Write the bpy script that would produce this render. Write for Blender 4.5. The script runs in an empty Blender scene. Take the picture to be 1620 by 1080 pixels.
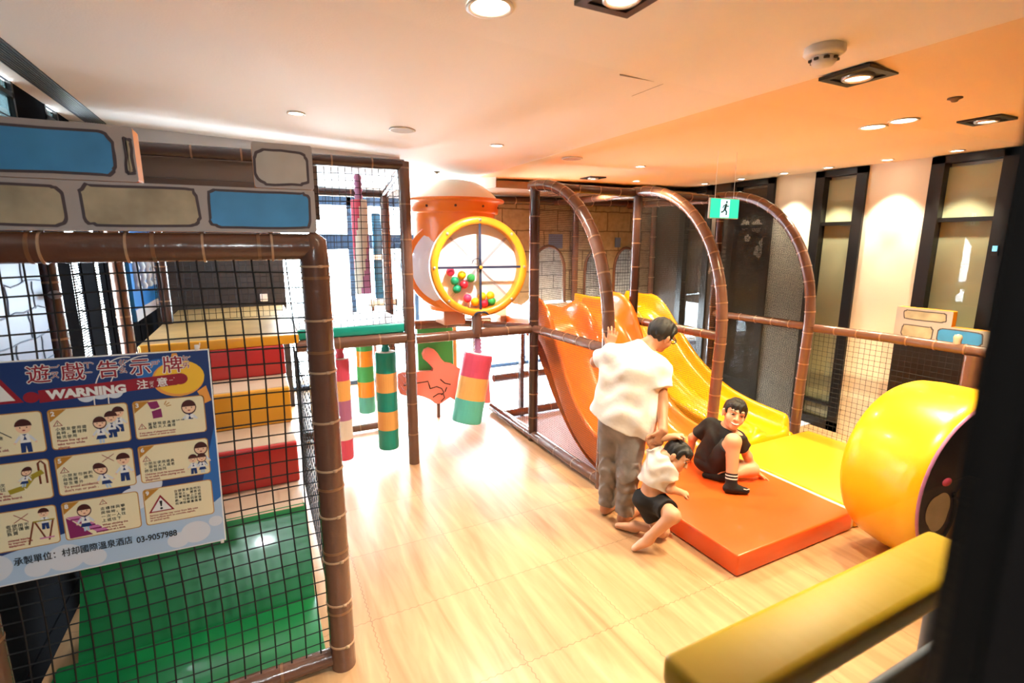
import bpy, bmesh, math, random
import numpy as np
from mathutils import Vector, Matrix
random.seed(7)
PI = math.pi
SC = bpy.context.scene
COL = SC.collection

# ---------------------------------------------------------------- camera
cam_data = bpy.data.cameras.new('camera')
cam_data.sensor_width = 36.0
cam_data.lens = 800.0 / 1620.0 * 36.0
cam_data.clip_start = 0.02
cam_data.dof.use_dof = True
cam_data.dof.focus_distance = 3.1
cam_data.dof.aperture_fstop = 2.4
cam = bpy.data.objects.new('camera', cam_data)
COL.objects.link(cam)
cam.location = (0.0, 0.0, 2.0)
cam.rotation_euler = (math.radians(90 - 11.0), 0, math.radians(-26.7))
SC.camera = cam
vs = SC.view_settings
vs.view_transform = 'Standard'
vs.look = 'None'
vs.exposure = 1.45
vs.gamma = 1.0
vs.use_curve_mapping = False
SC.cycles.use_denoising = True
SC.cycles.max_bounces = 8
SC.cycles.diffuse_bounces = 5
SC.cycles.glossy_bounces = 4
SC.cycles.transparent_max_bounces = 16
SC.cycles.sample_clamp_indirect = 6.0
SC.cycles.caustics_reflective = False
SC.cycles.caustics_refractive = False

# ---------------------------------------------------------------- daylight
world = bpy.data.worlds.new('sky')
SC.world = world
world.use_nodes = True
wb = world.node_tree.nodes['Background']
wb.inputs[0].default_value = (0.84, 0.93, 1.0, 1)
wb.inputs[1].default_value = 19.0

def portal(name, loc, rot, sx, sy):
    l = bpy.data.lights.new(name, 'AREA')
    l.shape = 'RECTANGLE'
    l.size = sx
    l.size_y = sy
    l.cycles.is_portal = True
    o = bpy.data.objects.new(name, l)
    COL.objects.link(o)
    o.location = loc
    o.rotation_euler = rot
    return o

# window openings at the back (facing into the room, -Y) and on the left (+X)
portal('daylight_back', (2.8, 7.34, 1.31), (-PI / 2, 0, 0), 5.0, 2.6)
portal('daylight_left', (-1.09, 3.4, 2.68), (0, -PI / 2, 0), 0.3, 5.0)

def downlight(name, loc, watts, color=(1.0, 0.66, 0.34), spot=110, blend=0.5, aim=(0, 0, -1), radius=0.03):
    l = bpy.data.lights.new(name, 'SPOT')
    l.energy = watts
    l.color = color
    l.spot_size = math.radians(spot)
    l.spot_blend = blend
    l.shadow_soft_size = radius
    o = bpy.data.objects.new(name, l)
    COL.objects.link(o)
    o.location = loc
    o.rotation_euler = Vector(aim).to_track_quat('-Z', 'Y').to_euler()
    return o

# ---------------------------------------------------------------- helpers
def lin(c):
    c = c / 255.0
    return c / 12.92 if c <= 0.04045 else ((c + 0.055) / 1.055) ** 2.4

def rgb(r, g, b):
    return (lin(r), lin(g), lin(b), 1.0)

MATS = {}
def mat(name, color, rough=0.5, metal=0.0, bump=0.0, bscale=40.0, mottle=0.0, mscale=6.0, coat=0.0, spec=0.5, emit=None, estr=0.0, trans=0.0, alpha=1.0):
    if name in MATS:
        return MATS[name]
    m = bpy.data.materials.new(name)
    m.use_nodes = True
    nt = m.node_tree
    b = nt.nodes['Principled BSDF']
    b.inputs['Base Color'].default_value = color
    b.inputs['Roughness'].default_value = rough
    b.inputs['Metallic'].default_value = metal
    b.inputs['Coat Weight'].default_value = coat
    b.inputs['Coat Roughness'].default_value = 0.08
    b.inputs['Specular IOR Level'].default_value = spec
    b.inputs['Transmission Weight'].default_value = trans
    if emit:
        b.inputs['Emission Color'].default_value = emit
        b.inputs['Emission Strength'].default_value = estr
    if bump or mottle:
        tc = nt.nodes.new('ShaderNodeTexCoord')
    if bump:
        n = nt.nodes.new('ShaderNodeTexNoise')
        n.inputs['Scale'].default_value = bscale
        n.inputs['Detail'].default_value = 3
        nt.links.new(tc.outputs['Object'], n.inputs['Vector'])
        bp = nt.nodes.new('ShaderNodeBump')
        bp.inputs['Strength'].default_value = bump
        bp.inputs['Distance'].default_value = 0.02
        nt.links.new(n.outputs['Fac'], bp.inputs['Height'])
        nt.links.new(bp.outputs['Normal'], b.inputs['Normal'])
    if mottle:
        n2 = nt.nodes.new('ShaderNodeTexNoise')
        n2.inputs['Scale'].default_value = mscale
        n2.inputs['Detail'].default_value = 5
        nt.links.new(tc.outputs['Object'], n2.inputs['Vector'])
        mx = nt.nodes.new('ShaderNodeMix')
        mx.data_type = 'RGBA'
        mx.blend_type = 'MULTIPLY'
        rp = nt.nodes.new('ShaderNodeValToRGB')
        rp.color_ramp.elements[0].position = 0.3
        rp.color_ramp.elements[0].color = (1 - mottle,) * 3 + (1,)
        rp.color_ramp.elements[1].position = 0.7
        rp.color_ramp.elements[1].color = (1, 1, 1, 1)
        nt.links.new(n2.outputs['Fac'], rp.inputs[0])
        mx.inputs[0].default_value = 1.0
        mx.inputs[6].default_value = color
        nt.links.new(rp.outputs[0], mx.inputs[7])
        nt.links.new(mx.outputs[2], b.inputs['Base Color'])
    MATS[name] = m
    return m

def glass_mat(name, tint=(1, 1, 1, 1), gloss=1.0, rough=0.0):
    if name in MATS:
        return MATS[name]
    m = bpy.data.materials.new(name)
    m.use_nodes = True
    nt = m.node_tree
    nt.nodes.clear()
    out = nt.nodes.new('ShaderNodeOutputMaterial')
    t = nt.nodes.new('ShaderNodeBsdfTransparent')
    t.inputs[0].default_value = tint
    g = nt.nodes.new('ShaderNodeBsdfGlossy')
    g.inputs['Roughness'].default_value = rough
    ge = nt.nodes.new('ShaderNodeNewGeometry')
    dp = nt.nodes.new('ShaderNodeVectorMath'); dp.operation = 'DOT_PRODUCT'
    nt.links.new(ge.outputs['Incoming'], dp.inputs[0]); nt.links.new(ge.outputs['Normal'], dp.inputs[1])
    def mth(op, a, c=None):
        n = nt.nodes.new('ShaderNodeMath'); n.operation = op
        for i, x in enumerate((a, c)):
            if x is None: continue
            if isinstance(x, (int, float)): n.inputs[i].default_value = x
            else: nt.links.new(x, n.inputs[i])
        return n.outputs[0]
    f0 = 0.035 * gloss
    fr = mth('ADD', mth('MULTIPLY', mth('POWER', mth('SUBTRACT', 1.0, mth('ABSOLUTE', dp.outputs['Value'])), 5.0), (1 - f0) * gloss), f0)
    mx = nt.nodes.new('ShaderNodeMixShader')
    nt.links.new(fr, mx.inputs[0])
    nt.links.new(t.outputs[0], mx.inputs[1])
    nt.links.new(g.outputs[0], mx.inputs[2])
    nt.links.new(mx.outputs[0], out.inputs[0])
    MATS[name] = m
    return m

ORG = {}      # world origin of every thing and part, so children can be stored locally

class MB:
    """Collects shapes and links them as ONE mesh object."""
    def __init__(self):
        self.v = []; self.f = []; self.m = []; self.s = []
    def add(self, vs, fs, m=0, smooth=False):
        o = len(self.v)
        self.v.extend([tuple(map(float, p)) for p in vs])
        for f in fs:
            self.f.append(tuple(o + i for i in f)); self.m.append(m); self.s.append(smooth)
        return self
    def box(self, x0, x1, y0, y1, z0, z1, m=0):
        vs = [(x, y, z) for x in (x0, x1) for y in (y0, y1) for z in (z0, z1)]
        fs = [(0, 1, 3, 2), (4, 6, 7, 5), (0, 4, 5, 1), (2, 3, 7, 6), (0, 2, 6, 4), (1, 5, 7, 3)]
        return self.add(vs, fs, m)
    def rbox(self, x0, x1, y0, y1, z0, z1, r=0.02, m=0, seg=3, mtx=None):
        bm = bmesh.new()
        bmesh.ops.create_cube(bm, size=1.0)
        for v in bm.verts:
            v.co = Vector(((x0 + x1) / 2 + v.co.x * (x1 - x0), (y0 + y1) / 2 + v.co.y * (y1 - y0), (z0 + z1) / 2 + v.co.z * (z1 - z0)))
        r = min(r, 0.49 * min(x1 - x0, y1 - y0, z1 - z0))
        bmesh.ops.bevel(bm, geom=bm.edges[:], offset=r, segments=seg, affect='EDGES', profile=0.5)
        bm.verts.index_update()
        vs = [(mtx @ v.co) if mtx else v.co.copy() for v in bm.verts]
        fs = [[v.index for v in f.verts] for f in bm.faces]
        bm.free()
        return self.add(vs, fs, m, True)
    def tube(self, pts, r, n=12, m=0, caps=True, smooth=True, closed=False):
        P = [Vector(p) for p in pts]
        R = r if isinstance(r, (list, tuple)) else [r] * len(P)
        k = len(P)
        vs = []; fs = []
        up = None
        for i in range(k):
            if closed:
                t = P[(i + 1) % k] - P[i - 1]
            else:
                t = P[min(i + 1, k - 1)] - P[max(i - 1, 0)]
            if t.length < 1e-9:
                t = Vector((0, 0, 1))
            t.normalize()
            if up is None:
                a = Vector((0, 0, 1)) if abs(t.z) < 0.9 else Vector((1, 0, 0))
                up = (a - t * a.dot(t)).normalized()
            else:
                up = (up - t * up.dot(t)).normalized()
            s = t.cross(up)
            for j in range(n):
                an = 2 * PI * j / n
                vs.append(P[i] + (up * math.cos(an) + s * math.sin(an)) * R[i])
        for i in range(k if closed else k - 1):
            i2 = (i + 1) % k
            for j in range(n):
                fs.append((i * n + j, i * n + (j + 1) % n, i2 * n + (j + 1) % n, i2 * n + j))
        self.add(vs, fs, m, smooth)
        if caps and not closed:
            self.add(vs[:n], [tuple(range(n))[::-1]], m)
            self.add(vs[-n:], [tuple(range(n))], m)
        return self
    def strand(self, a, b, r, m=0):
        return self.tube([a, b], r, 4, m, False, False)
    def lathe(self, prof, n=24, m=0, mtx=None, smooth=True, a0=0.0, a1=2 * PI, mfun=None):
        mtx = mtx or Matrix.Identity(4)
        full = abs(a1 - a0 - 2 * PI) < 1e-6
        cnt = n if full else n + 1
        vs = []
        for (r, z) in prof:
            for j in range(cnt):
                an = a0 + (a1 - a0) * j / n
                vs.append(mtx @ Vector((r * math.cos(an), r * math.sin(an), z)))
        for i in range(len(prof) - 1):
            for j in range(n):
                j2 = (j + 1) % cnt
                mm = mfun(i, j) if mfun else m
                self.add([vs[i * cnt + j], vs[i * cnt + j2], vs[(i + 1) * cnt + j2], vs[(i + 1) * cnt + j]], [(0, 1, 2, 3)], mm, smooth) if mfun else None
        if not mfun:
            fs = [(i * cnt + j, i * cnt + (j + 1) % cnt, (i + 1) * cnt + (j + 1) % cnt, (i + 1) * cnt + j) for i in range(len(prof) - 1) for j in range(n)]
            self.add(vs, fs, m, smooth)
        return self
    def ball(self, c, r, m=0, nu=16, nv=10, rot=None):
        rr = r if isinstance(r, (list, tuple)) else (r, r, r)
        vs = []
        for i in range(nv + 1):
            th = PI * i / nv
            for j in range(nu):
                ph = 2 * PI * j / nu
                p = Vector((rr[0] * math.sin(th) * math.cos(ph), rr[1] * math.sin(th) * math.sin(ph), rr[2] * math.cos(th)))
                if rot: p = rot @ p
                vs.append(p + Vector(c))
        fs = [(i * nu + j, (i + 1) * nu + j, (i + 1) * nu + (j + 1) % nu, i * nu + (j + 1) % nu) for i in range(nv) for j in range(nu)]
        return self.add(vs, fs, m, True)
    def prism(self, poly, fn, d0, d1, m=0, mside=None, smooth=False):
        n = len(poly)
        vs = [fn(u, v, d0) for u, v in poly] + [fn(u, v, d1) for u, v in poly]
        self.add(vs, [tuple(range(n)), tuple(range(n, 2 * n))[::-1]], m)
        self.add(vs, [(i, i + n, (i + 1) % n + n, (i + 1) % n) for i in range(n)], m if mside is None else mside, smooth)
        return self
    def grid(self, rows, m=0, smooth=True, closed=False):
        k = len(rows[0])
        vs = [p for r in rows for p in r]
        fs = [(i * k + j, i * k + (j + 1) % k, (i + 1) * k + (j + 1) % k, (i + 1) * k + j) for i in range(len(rows) - 1) for j in range(k if closed else k - 1)]
        return self.add(vs, fs, m, smooth)
    def build(self, name, mats, parent=None, label=None):
        me = bpy.data.meshes.new(name)
        if parent is not None:
            org = ORG[parent.name]
        else:
            a = np.array(self.v)
            org = Vector(((a[:, 0].min() + a[:, 0].max()) / 2, (a[:, 1].min() + a[:, 1].max()) / 2, a[:, 2].min()))
        me.from_pydata([(p[0] - org[0], p[1] - org[1], p[2] - org[2]) for p in self.v], [], self.f)
        for mm in (mats if isinstance(mats, (list, tuple)) else [mats]):
            me.materials.append(mm)
        me.polygons.foreach_set('material_index', self.m)
        me.polygons.foreach_set('use_smooth', self.s)
        me.update()
        o = bpy.data.objects.new(name, me)
        COL.objects.link(o)
        ORG[o.name] = Vector(org)
        if parent is not None:
            o.parent = parent
        else:
            o.location = org
        if label:
            o['label'] = label
        return o

def thing(name, label, cat, loc, group=None):
    o = bpy.data.objects.new(name, None)
    o.empty_display_size = 0.1
    COL.objects.link(o)
    o.location = loc
    ORG[o.name] = Vector(loc)
    o['label'] = label; o['category'] = cat
    if group: o['group'] = group
    return o

def tag(o, label, cat, group=None, kind=None):
    o['label'] = label; o['category'] = cat
    if group: o['group'] = group
    if kind: o['kind'] = kind
    return o

def struct(o, label=None, cat=None):
    o['kind'] = 'structure'
    if label: o['label'] = label
    if cat: o['category'] = cat
    return o

def ceil_z(x):
    if x < 2.3:
        return 2.82 + (x + 1.05) / 3.35 * (2.70 - 2.82)
    return 2.70 + (x - 2.3) / 3.15 * 0.05

def text_mesh(s, size, bold=0.0, align='LEFT', spacing=1.0, line=1.0, wide=1.0):
    """flat outlines of a line of writing: list of (x, y), faces"""
    cu = bpy.data.curves.new('lettering', 'FONT')
    cu.body = s
    cu.size = size
    cu.align_x = align
    cu.offset = bold
    cu.resolution_u = 3
    cu.space_character = spacing
    cu.space_line = line
    ob = bpy.data.objects.new('lettering', cu)
    COL.objects.link(ob)
    dg = bpy.context.evaluated_depsgraph_get()
    me = bpy.data.meshes.new_from_object(ob.evaluated_get(dg))
    vs = [(v.co.x * wide, v.co.y) for v in me.vertices]
    fs = [tuple(p.vertices) for p in me.polygons]
    bpy.data.objects.remove(ob)
    bpy.data.curves.remove(cu)
    bpy.data.meshes.remove(me)
    return vs, fs
# ---------------------------------------------------------------- materials
def floor_material():
    m = bpy.data.materials.new('foam_floor_wood_print')
    m.use_nodes = True
    nt = m.node_tree; N = nt.nodes; L = nt.links
    b = N['Principled BSDF']
    b.inputs['Roughness'].default_value = 0.34
    tc = N.new('ShaderNodeTexCoord')
    sep = N.new('ShaderNodeSeparateXYZ'); L.new(tc.outputs['Object'], sep.inputs[0])
    def math_(op, a, b_=None, c=None):
        n = N.new('ShaderNodeMath'); n.operation = op
        for i, x in enumerate((a, b_, c)):
            if x is None: continue
            if isinstance(x, (int, float)): n.inputs[i].default_value = x
            else: L.new(x, n.inputs[i])
        return n.outputs[0]
    x, y = sep.outputs[0], sep.outputs[1]
    zx = math_('MULTIPLY', math_('PINGPONG', y, 0.02), 0.45)
    zy = math_('MULTIPLY', math_('PINGPONG', x, 0.02), 0.45)
    T = 0.62
    dx = math_('ABSOLUTE', math_('SUBTRACT', math_('FRACT', math_('DIVIDE', math_('ADD', x, zx), T)), 0.5))
    dy = math_('ABSOLUTE', math_('SUBTRACT', math_('FRACT', math_('DIVIDE', math_('ADD', y, zy), T)), 0.5))
    seam = math_('MAXIMUM', math_('GREATER_THAN', dx, 0.4955), math_('GREATER_THAN', dy, 0.4955))
    mp = N.new('ShaderNodeMapping'); mp.inputs['Scale'].default_value = (9.0, 0.9, 1)
    L.new(tc.outputs['Object'], mp.inputs[0])
    n1 = N.new('ShaderNodeTexNoise'); n1.inputs['Scale'].default_value = 1.6; n1.inputs['Detail'].default_value = 6
    n1.inputs['Distortion'].default_value = 0.6
    L.new(mp.outputs[0], n1.inputs['Vector'])
    # tone of each tile
    cx = math_('FLOOR', math_('ADD', math_('DIVIDE', math_('ADD', x, zx), T), 0.0))
    cy = math_('FLOOR', math_('ADD', math_('DIVIDE', math_('ADD', y, zy), T), 0.0))
    wn = N.new('ShaderNodeTexWhiteNoise'); wn.noise_dimensions = '2D'
    cb = N.new('ShaderNodeCombineXYZ'); L.new(cx, cb.inputs[0]); L.new(cy, cb.inputs[1]); L.new(cb.outputs[0], wn.inputs['Vector'])
    rp = N.new('ShaderNodeValToRGB')
    rp.color_ramp.elements[0].position = 0.3; rp.color_ramp.elements[0].color = rgb(178, 134, 92)
    rp.color_ramp.elements[1].position = 0.68; rp.color_ramp.elements[1].color = rgb(210, 168, 124)
    L.new(n1.outputs['Fac'], rp.inputs[0])
    mx = N.new('ShaderNodeMix'); mx.data_type = 'RGBA'; mx.blend_type = 'MULTIPLY'
    mx.inputs[0].default_value = 1.0
    tone = math_('ADD', math_('MULTIPLY', wn.outputs['Value'], 0.10), 0.90)
    tone = math_('MULTIPLY', tone, math_('SUBTRACT', 1.0, math_('MULTIPLY', seam, 0.35)))
    cc = N.new('ShaderNodeCombineColor')
    for i in range(3): L.new(tone, cc.inputs[i])
    L.new(rp.outputs[0], mx.inputs[6]); L.new(cc.outputs[0], mx.inputs[7])
    L.new(mx.outputs[2], b.inputs['Base Color'])
    bp = N.new('ShaderNodeBump'); bp.inputs['Strength'].default_value = 0.25; bp.inputs['Distance'].default_value = 0.004
    h = math_('SUBTRACT', n1.outputs['Fac'], seam)
    L.new(h, bp.inputs['Height']); L.new(bp.outputs[0], b.inputs['Normal'])
    return m

def brick_print_material(name, c1, c2, line, w=0.42, h=0.27, flipxz=True, mortar=0.009):
    m = bpy.data.materials.new(name)
    m.use_nodes = True
    nt = m.node_tree; N = nt.nodes; L = nt.links
    b = N['Principled BSDF']; b.inputs['Roughness'].default_value = 0.55
    tc = N.new('ShaderNodeTexCoord')
    sep = N.new('ShaderNodeSeparateXYZ'); L.new(tc.outputs['Object'], sep.inputs[0])
    cb = N.new('ShaderNodeCombineXYZ')
    L.new(sep.outputs[0], cb.inputs[0]); L.new(sep.outputs[2], cb.inputs[1])
    nz = N.new('ShaderNodeTexNoise'); nz.inputs['Scale'].default_value = 7
    L.new(cb.outputs[0], nz.inputs['Vector'])
    vm = N.new('ShaderNodeVectorMath'); vm.operation = 'MULTIPLY_ADD'
    L.new(nz.outputs['Color'], vm.inputs[0]); vm.inputs[1].default_value = (0.03, 0.03, 0); L.new(cb.outputs[0], vm.inputs[2])
    br = N.new('ShaderNodeTexBrick')
    br.inputs['Scale'].default_value = 1.0
    br.inputs['Brick Width'].default_value = w; br.inputs['Row Height'].default_value = h
    br.inputs['Mortar Size'].default_value = mortar; br.inputs['Mortar Smooth'].default_value = 0.25
    br.inputs['Color1'].default_value = c1; br.inputs['Color2'].default_value = c2; br.inputs['Mortar'].default_value = line
    L.new(vm.outputs[0], br.inputs['Vector'])
    n2 = N.new('ShaderNodeTexNoise'); n2.inputs['Scale'].default_value = 14; n2.inputs['Detail'].default_value = 6
    L.new(cb.outputs[0], n2.inputs['Vector'])
    rp = N.new('ShaderNodeValToRGB')
    rp.color_ramp.elements[0].position = 0.3; rp.color_ramp.elements[0].color = (0.74, 0.72, 0.7, 1)
    rp.color_ramp.elements[1].position = 0.6; rp.color_ramp.elements[1].color = (1, 1, 1, 1)
    L.new(n2.outputs['Fac'], rp.inputs[0])
    mx = N.new('ShaderNodeMix'); mx.data_type = 'RGBA'; mx.blend_type = 'MULTIPLY'; mx.inputs[0].default_value = 1
    L.new(br.outputs['Color'], mx.inputs[6]); L.new(rp.outputs[0], mx.inputs[7])
    L.new(mx.outputs[2], b.inputs['Base Color'])
    return m

M_FLOOR = floor_material()
M_CEIL = mat('ceiling_paint', rgb(250, 246, 241), 0.9, bump=0.08, bscale=120)
M_SOFFIT = mat('soffit_paint', rgb(226, 226, 228), 0.9)
M_WALLCREAM = mat('cream_wall_panel', rgb(236, 224, 202), 0.75, bump=0.06, bscale=70, mottle=0.06, mscale=3)
M_BLACKFRAME = mat('black_aluminium', rgb(26, 22, 20), 0.4, 0.3)
M_DARKWALL = mat('dark_corridor_wall', rgb(38, 34, 32), 0.8)
M_NAVYWALL = mat('dark_navy_blind', rgb(12, 14, 20), 1.0, spec=0.05)
M_GLASS = glass_mat('window_glass', (0.95, 0.98, 1.0, 1))
M_TINT = glass_mat('tinted_window_glass', (0.097, 0.124, 0.13, 1))
M_PANE = glass_mat('viewing_glass', (0.97, 0.98, 0.97, 1), gloss=0.55)
M_BLIND = mat('olive_roller_blind', rgb(186, 178, 138), 0.85, bump=0.05, bscale=300, mottle=0.08, mscale=2)
M_BROWNBLIND = mat('brown_roller_blind', rgb(64, 50, 38), 0.8, bump=0.05, bscale=300, mottle=0.2, mscale=3)
M_WINBLUE = mat('blue_grey_frame', rgb(48, 78, 110), 0.45, 0.2)
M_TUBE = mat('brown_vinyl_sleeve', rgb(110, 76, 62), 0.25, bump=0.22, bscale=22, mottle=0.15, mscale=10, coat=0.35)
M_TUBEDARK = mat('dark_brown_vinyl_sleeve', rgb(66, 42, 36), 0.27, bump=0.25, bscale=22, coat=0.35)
M_TAPE = mat('brown_tape_band', rgb(136, 94, 64), 0.3, coat=0.3)
M_TIE = mat('cable_tie_plastic', rgb(190, 156, 124), 0.35)
M_NET = mat('black_net_cord', rgb(12, 12, 15), 0.7)
M_TAN = mat('tan_stone_print', rgb(196, 186, 160), 0.6, mottle=0.4, mscale=9, bump=0.08, bscale=9)
M_STONEGREY = mat('grey_stone_print', rgb(200, 198, 194), 0.6, mottle=0.2, mscale=9, bump=0.08, bscale=9)
M_MORTAR = mat('grey_mortar_print', rgb(186, 180, 180), 0.6, mottle=0.12, mscale=5, bump=0.08, bscale=9)
M_STONEBLUE = mat('blue_stone_print', rgb(70, 158, 226), 0.5, mottle=0.22, mscale=8, bump=0.1, bscale=8)
M_LINE = mat('dark_outline_print', rgb(84, 74, 80), 0.7)
M_GOLDVINYL = mat('golden_vinyl_edge', rgb(232, 150, 12), 0.5)
M_RED = mat('red_vinyl', rgb(182, 40, 38), 0.34, bump=0.12, bscale=8, coat=0.2)
M_YELLOW = mat('yellow_vinyl', rgb(248, 196, 22), 0.3, bump=0.1, bscale=6, coat=0.25)
M_AMBER = mat('amber_vinyl', rgb(224, 160, 34), 0.34, bump=0.12, bscale=8, coat=0.2)
M_GREEN = mat('green_vinyl', rgb(16, 118, 62), 0.3, bump=0.14, bscale=5, coat=0.25)
M_BEIGE = mat('beige_vinyl', rgb(196, 172, 148), 0.45, bump=0.1, bscale=8)
M_TEAL = mat('teal_vinyl', rgb(12, 150, 132), 0.35, bump=0.08, bscale=12)
M_LGREEN = mat('leaf_green_vinyl', rgb(70, 178, 96), 0.4)
M_PINK = mat('rose_vinyl', rgb(214, 78, 104), 0.4, bump=0.08, bscale=10)
M_MAUVE = mat('mauve_vinyl', rgb(176, 112, 150), 0.4)
M_PEACH = mat('peach_vinyl', rgb(236, 176, 96), 0.4, bump=0.06, bscale=10)
M_CREAMV = mat('cream_vinyl', rgb(226, 216, 200), 0.45)
M_AQUA = mat('aqua_vinyl', rgb(92, 190, 172), 0.4, bump=0.08, bscale=12)
M_CORAL = mat('coral_vinyl', rgb(250, 150, 142), 0.45)
M_WOODDECK = mat('wood_deck_print', rgb(176, 140, 82), 0.4, mottle=0.25, mscale=6)
M_WHITEDECK = mat('pale_deck_vinyl', rgb(222, 226, 228), 0.35)
M_ORANGEMAT = mat('orange_mat_vinyl', rgb(232, 92, 34), 0.32, bump=0.06, bscale=5, coat=0.2)
M_YELLOWMAT = mat('yellow_mat_vinyl', rgb(240, 184, 40), 0.32, bump=0.06, bscale=5, coat=0.2)
M_ORANGESLIDE = mat('orange_slide_plastic', rgb(236, 116, 36), 0.22, bump=0.02, bscale=6, coat=0.4)
M_YELLOWSLIDE = mat('yellow_slide_plastic', rgb(240, 170, 18), 0.2, bump=0.02, bscale=6, coat=0.4)
M_ORANGEPL = mat('orange_moulded_plastic', rgb(244, 128, 34), 0.28, coat=0.3)
M_RIMORANGE = mat('amber_rim_plastic', rgb(246, 160, 40), 0.3, coat=0.3)
M_PEARL = mat('pearl_acrylic', rgb(228, 222, 232), 0.12, coat=0.5)
M_IVORY = mat('ivory_dome_plastic', rgb(250, 240, 222), 0.35)
M_ACRYLIC = glass_mat('clear_acrylic', (0.97, 0.97, 0.98, 1), gloss=0.7)
M_BLADE = glass_mat('frosted_acrylic', (0.88, 0.88, 0.92, 1), gloss=1.0, rough=0.25)
M_BELT = mat('navy_webbing', rgb(36, 42, 70), 0.6)
M_BOLT = mat('bolt_metal', rgb(206, 196, 188), 0.3, 0.6)
M_CARPET = mat('speckled_carpet', rgb(226, 220, 226), 0.95, mottle=0.35, mscale=160, bump=0.3, bscale=200)
M_WHITEPL = mat('white_plastic', rgb(236, 234, 230), 0.4)
M_BLACKPL = mat('black_plastic', rgb(16, 15, 15), 0.45)
M_LAMP = mat('lamp_lens', rgb(255, 244, 226), 0.3, emit=(1.0, 0.86, 0.66, 1), estr=14.0)
M_GRILLE = mat('grille_metal', rgb(120, 128, 138), 0.45, 0.4)
M_MURAL = brick_print_material('castle_wall_mural', rgb(160, 146, 124), rgb(146, 134, 114), rgb(96, 82, 68))
M_MURALWHITE = brick_print_material('pale_brick_print', rgb(226, 224, 214), rgb(212, 214, 208), rgb(150, 150, 146), 0.4, 0.2)

# ---------------------------------------------------------------- the room
XL, XR, YB, YF = -1.05, 5.45, 7.3, -1.7
f = MB(); f.box(XL, XR + .12, YF, YB + 0.6, -0.12, 0.0)
struct(f.build('floor', M_FLOOR))
f = MB(); f.box(2.50, XR - .01, 3.32, YB - .02, 0.0, 0.012)
carp = f.build('carpet', M_CARPET); tag(carp, 'pale speckled carpet under the slides behind the brown rails', 'carpet')

# ceiling: two planes that meet in a soft ridge
xs = [XL - .15, -0.2, 0.8, 1.6, 2.0, 2.12, 2.22, 2.3, 2.38, 2.5, 2.65, 3.2, 4.2, XR + .15]
def cz(x):
    a = ceil_z(x)
    d = abs(x - 2.3)
    return a + (0.02 * max(0, 1 - d / 0.2) ** 2)
f = MB()
xl = [x for x in xs if x <= 2.3]; xr = [x for x in xs if x >= 2.3]
f.grid([[(x, YF - .1, cz(x)) for x in xl], [(x, YB + .1, cz(x)) for x in xl]], 0, True)
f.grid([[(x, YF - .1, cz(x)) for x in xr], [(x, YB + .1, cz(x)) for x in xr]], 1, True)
f.grid([[(x, YF - .1, 3.0) for x in xs], [(x, YB + .1, 3.0) for x in xs]], 0, False)
struct(f.build('ceiling', [M_CEIL, mat('warm_bounce_ceiling', rgb(252, 226, 184), 0.9, bump=0.08, bscale=120)]))  # peach puts the warm bounced light into the right plane's colour
f = MB(); f.rbox(XL, 1.22, 4.62, YB, 2.665, 2.9, 0.012)
struct(f.build('trim_1', M_SOFFIT), 'pale dropped soffit of the ceiling above the play tower', 'soffit')
f = MB(); f.box(XL - .02, XL, YF, YB, 2.5 + .32, 3.0); f.box(XL - .02, XL, YF, YB + .1, 0, 0.12)
f.box(XL - .02, XL, YF, 0.8, 0.12, 2.82)
for (y0, y1) in ((1.9, 2.12), (3.70, 4.16), (4.40, 4.72), (5.0, 5.35), (6.0, YB + .1)):
    f.box(XL - .02, XL, y0, y1, 0.12, 2.82)
f.box(XL - .02, XL, 0.8, 3.70, 2.20, 2.50); f.box(XL - .02, XL, 4.16, 6.0, 2.20, 2.50)
struct(f.build('wall_left', M_NAVYWALL))

# left windows: clerestory panes over dark blinds with slits between
def left_window(n, y0, y1, slats):
    w = MB()
    w.box(XL - .02, XL + .004, y0, y0 + .025, 2.5, 2.82); w.box(XL - .02, XL + .004, y1 - .025, y1, 2.5, 2.82)
    w.box(XL - .02, XL + .004, y0, y1, 2.74, 2.765)
    o = w.build('window_%d' % n, M_BLACKFRAME); struct(o)
    g = MB(); g.box(XL - .014, XL - .011, y0 + .02, y1 - .02, 2.5, 2.81); g.build('pane', M_TINT, o)
    l = MB()
    if slats:
        for k in range(6):
            l.box(XL - .009, XL - .004, y0 + .03, y1 - .03, 2.52 + k * .022, 2.528 + k * .022)
        l.build('louvre', M_BLACKFRAME, o)
    return o
left_window(1, 2.12, 3.70, True)
left_window(2, 4.16, 4.40, True)
left_window(3, 0.8, 1.9, False)
def slit_blind(y0, y1, slits):
    b = MB(); y = y0
    for (a, c) in slits:
        b.box(XL - .012, XL - .008, y, a, .12, 2.2); y = c
    b.box(XL - .012, XL - .008, y, y1, .12, 2.2)
    z = .13
    for (a, c) in slits:
        for k in range(120):
            zz = .13 + k * .0172
            b.box(XL - .0115, XL - .0085, a, c, zz, zz + .0085)
    return tag(b.build('window_blind', M_NAVYWALL), '', 'blind')
slit_blind(0.8, 1.9, []) ['label'] = 'dark window blind on the left wall nearest the viewing window'
slit_blind(2.12, 3.70, [(3.66, 3.68)])['label'] = 'wide dark window blind behind the warning sign, thin bright slit at its edge'
slit_blind(4.16, 4.40, [(4.165, 4.38)])['label'] = 'bright fine-slatted window blind between two dark wall piers'
slit_blind(4.72, 6.0, [(4.74, 4.86)])['label'] = 'dark window blind beside the blue mural panel, narrow bright strip at its left'

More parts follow.
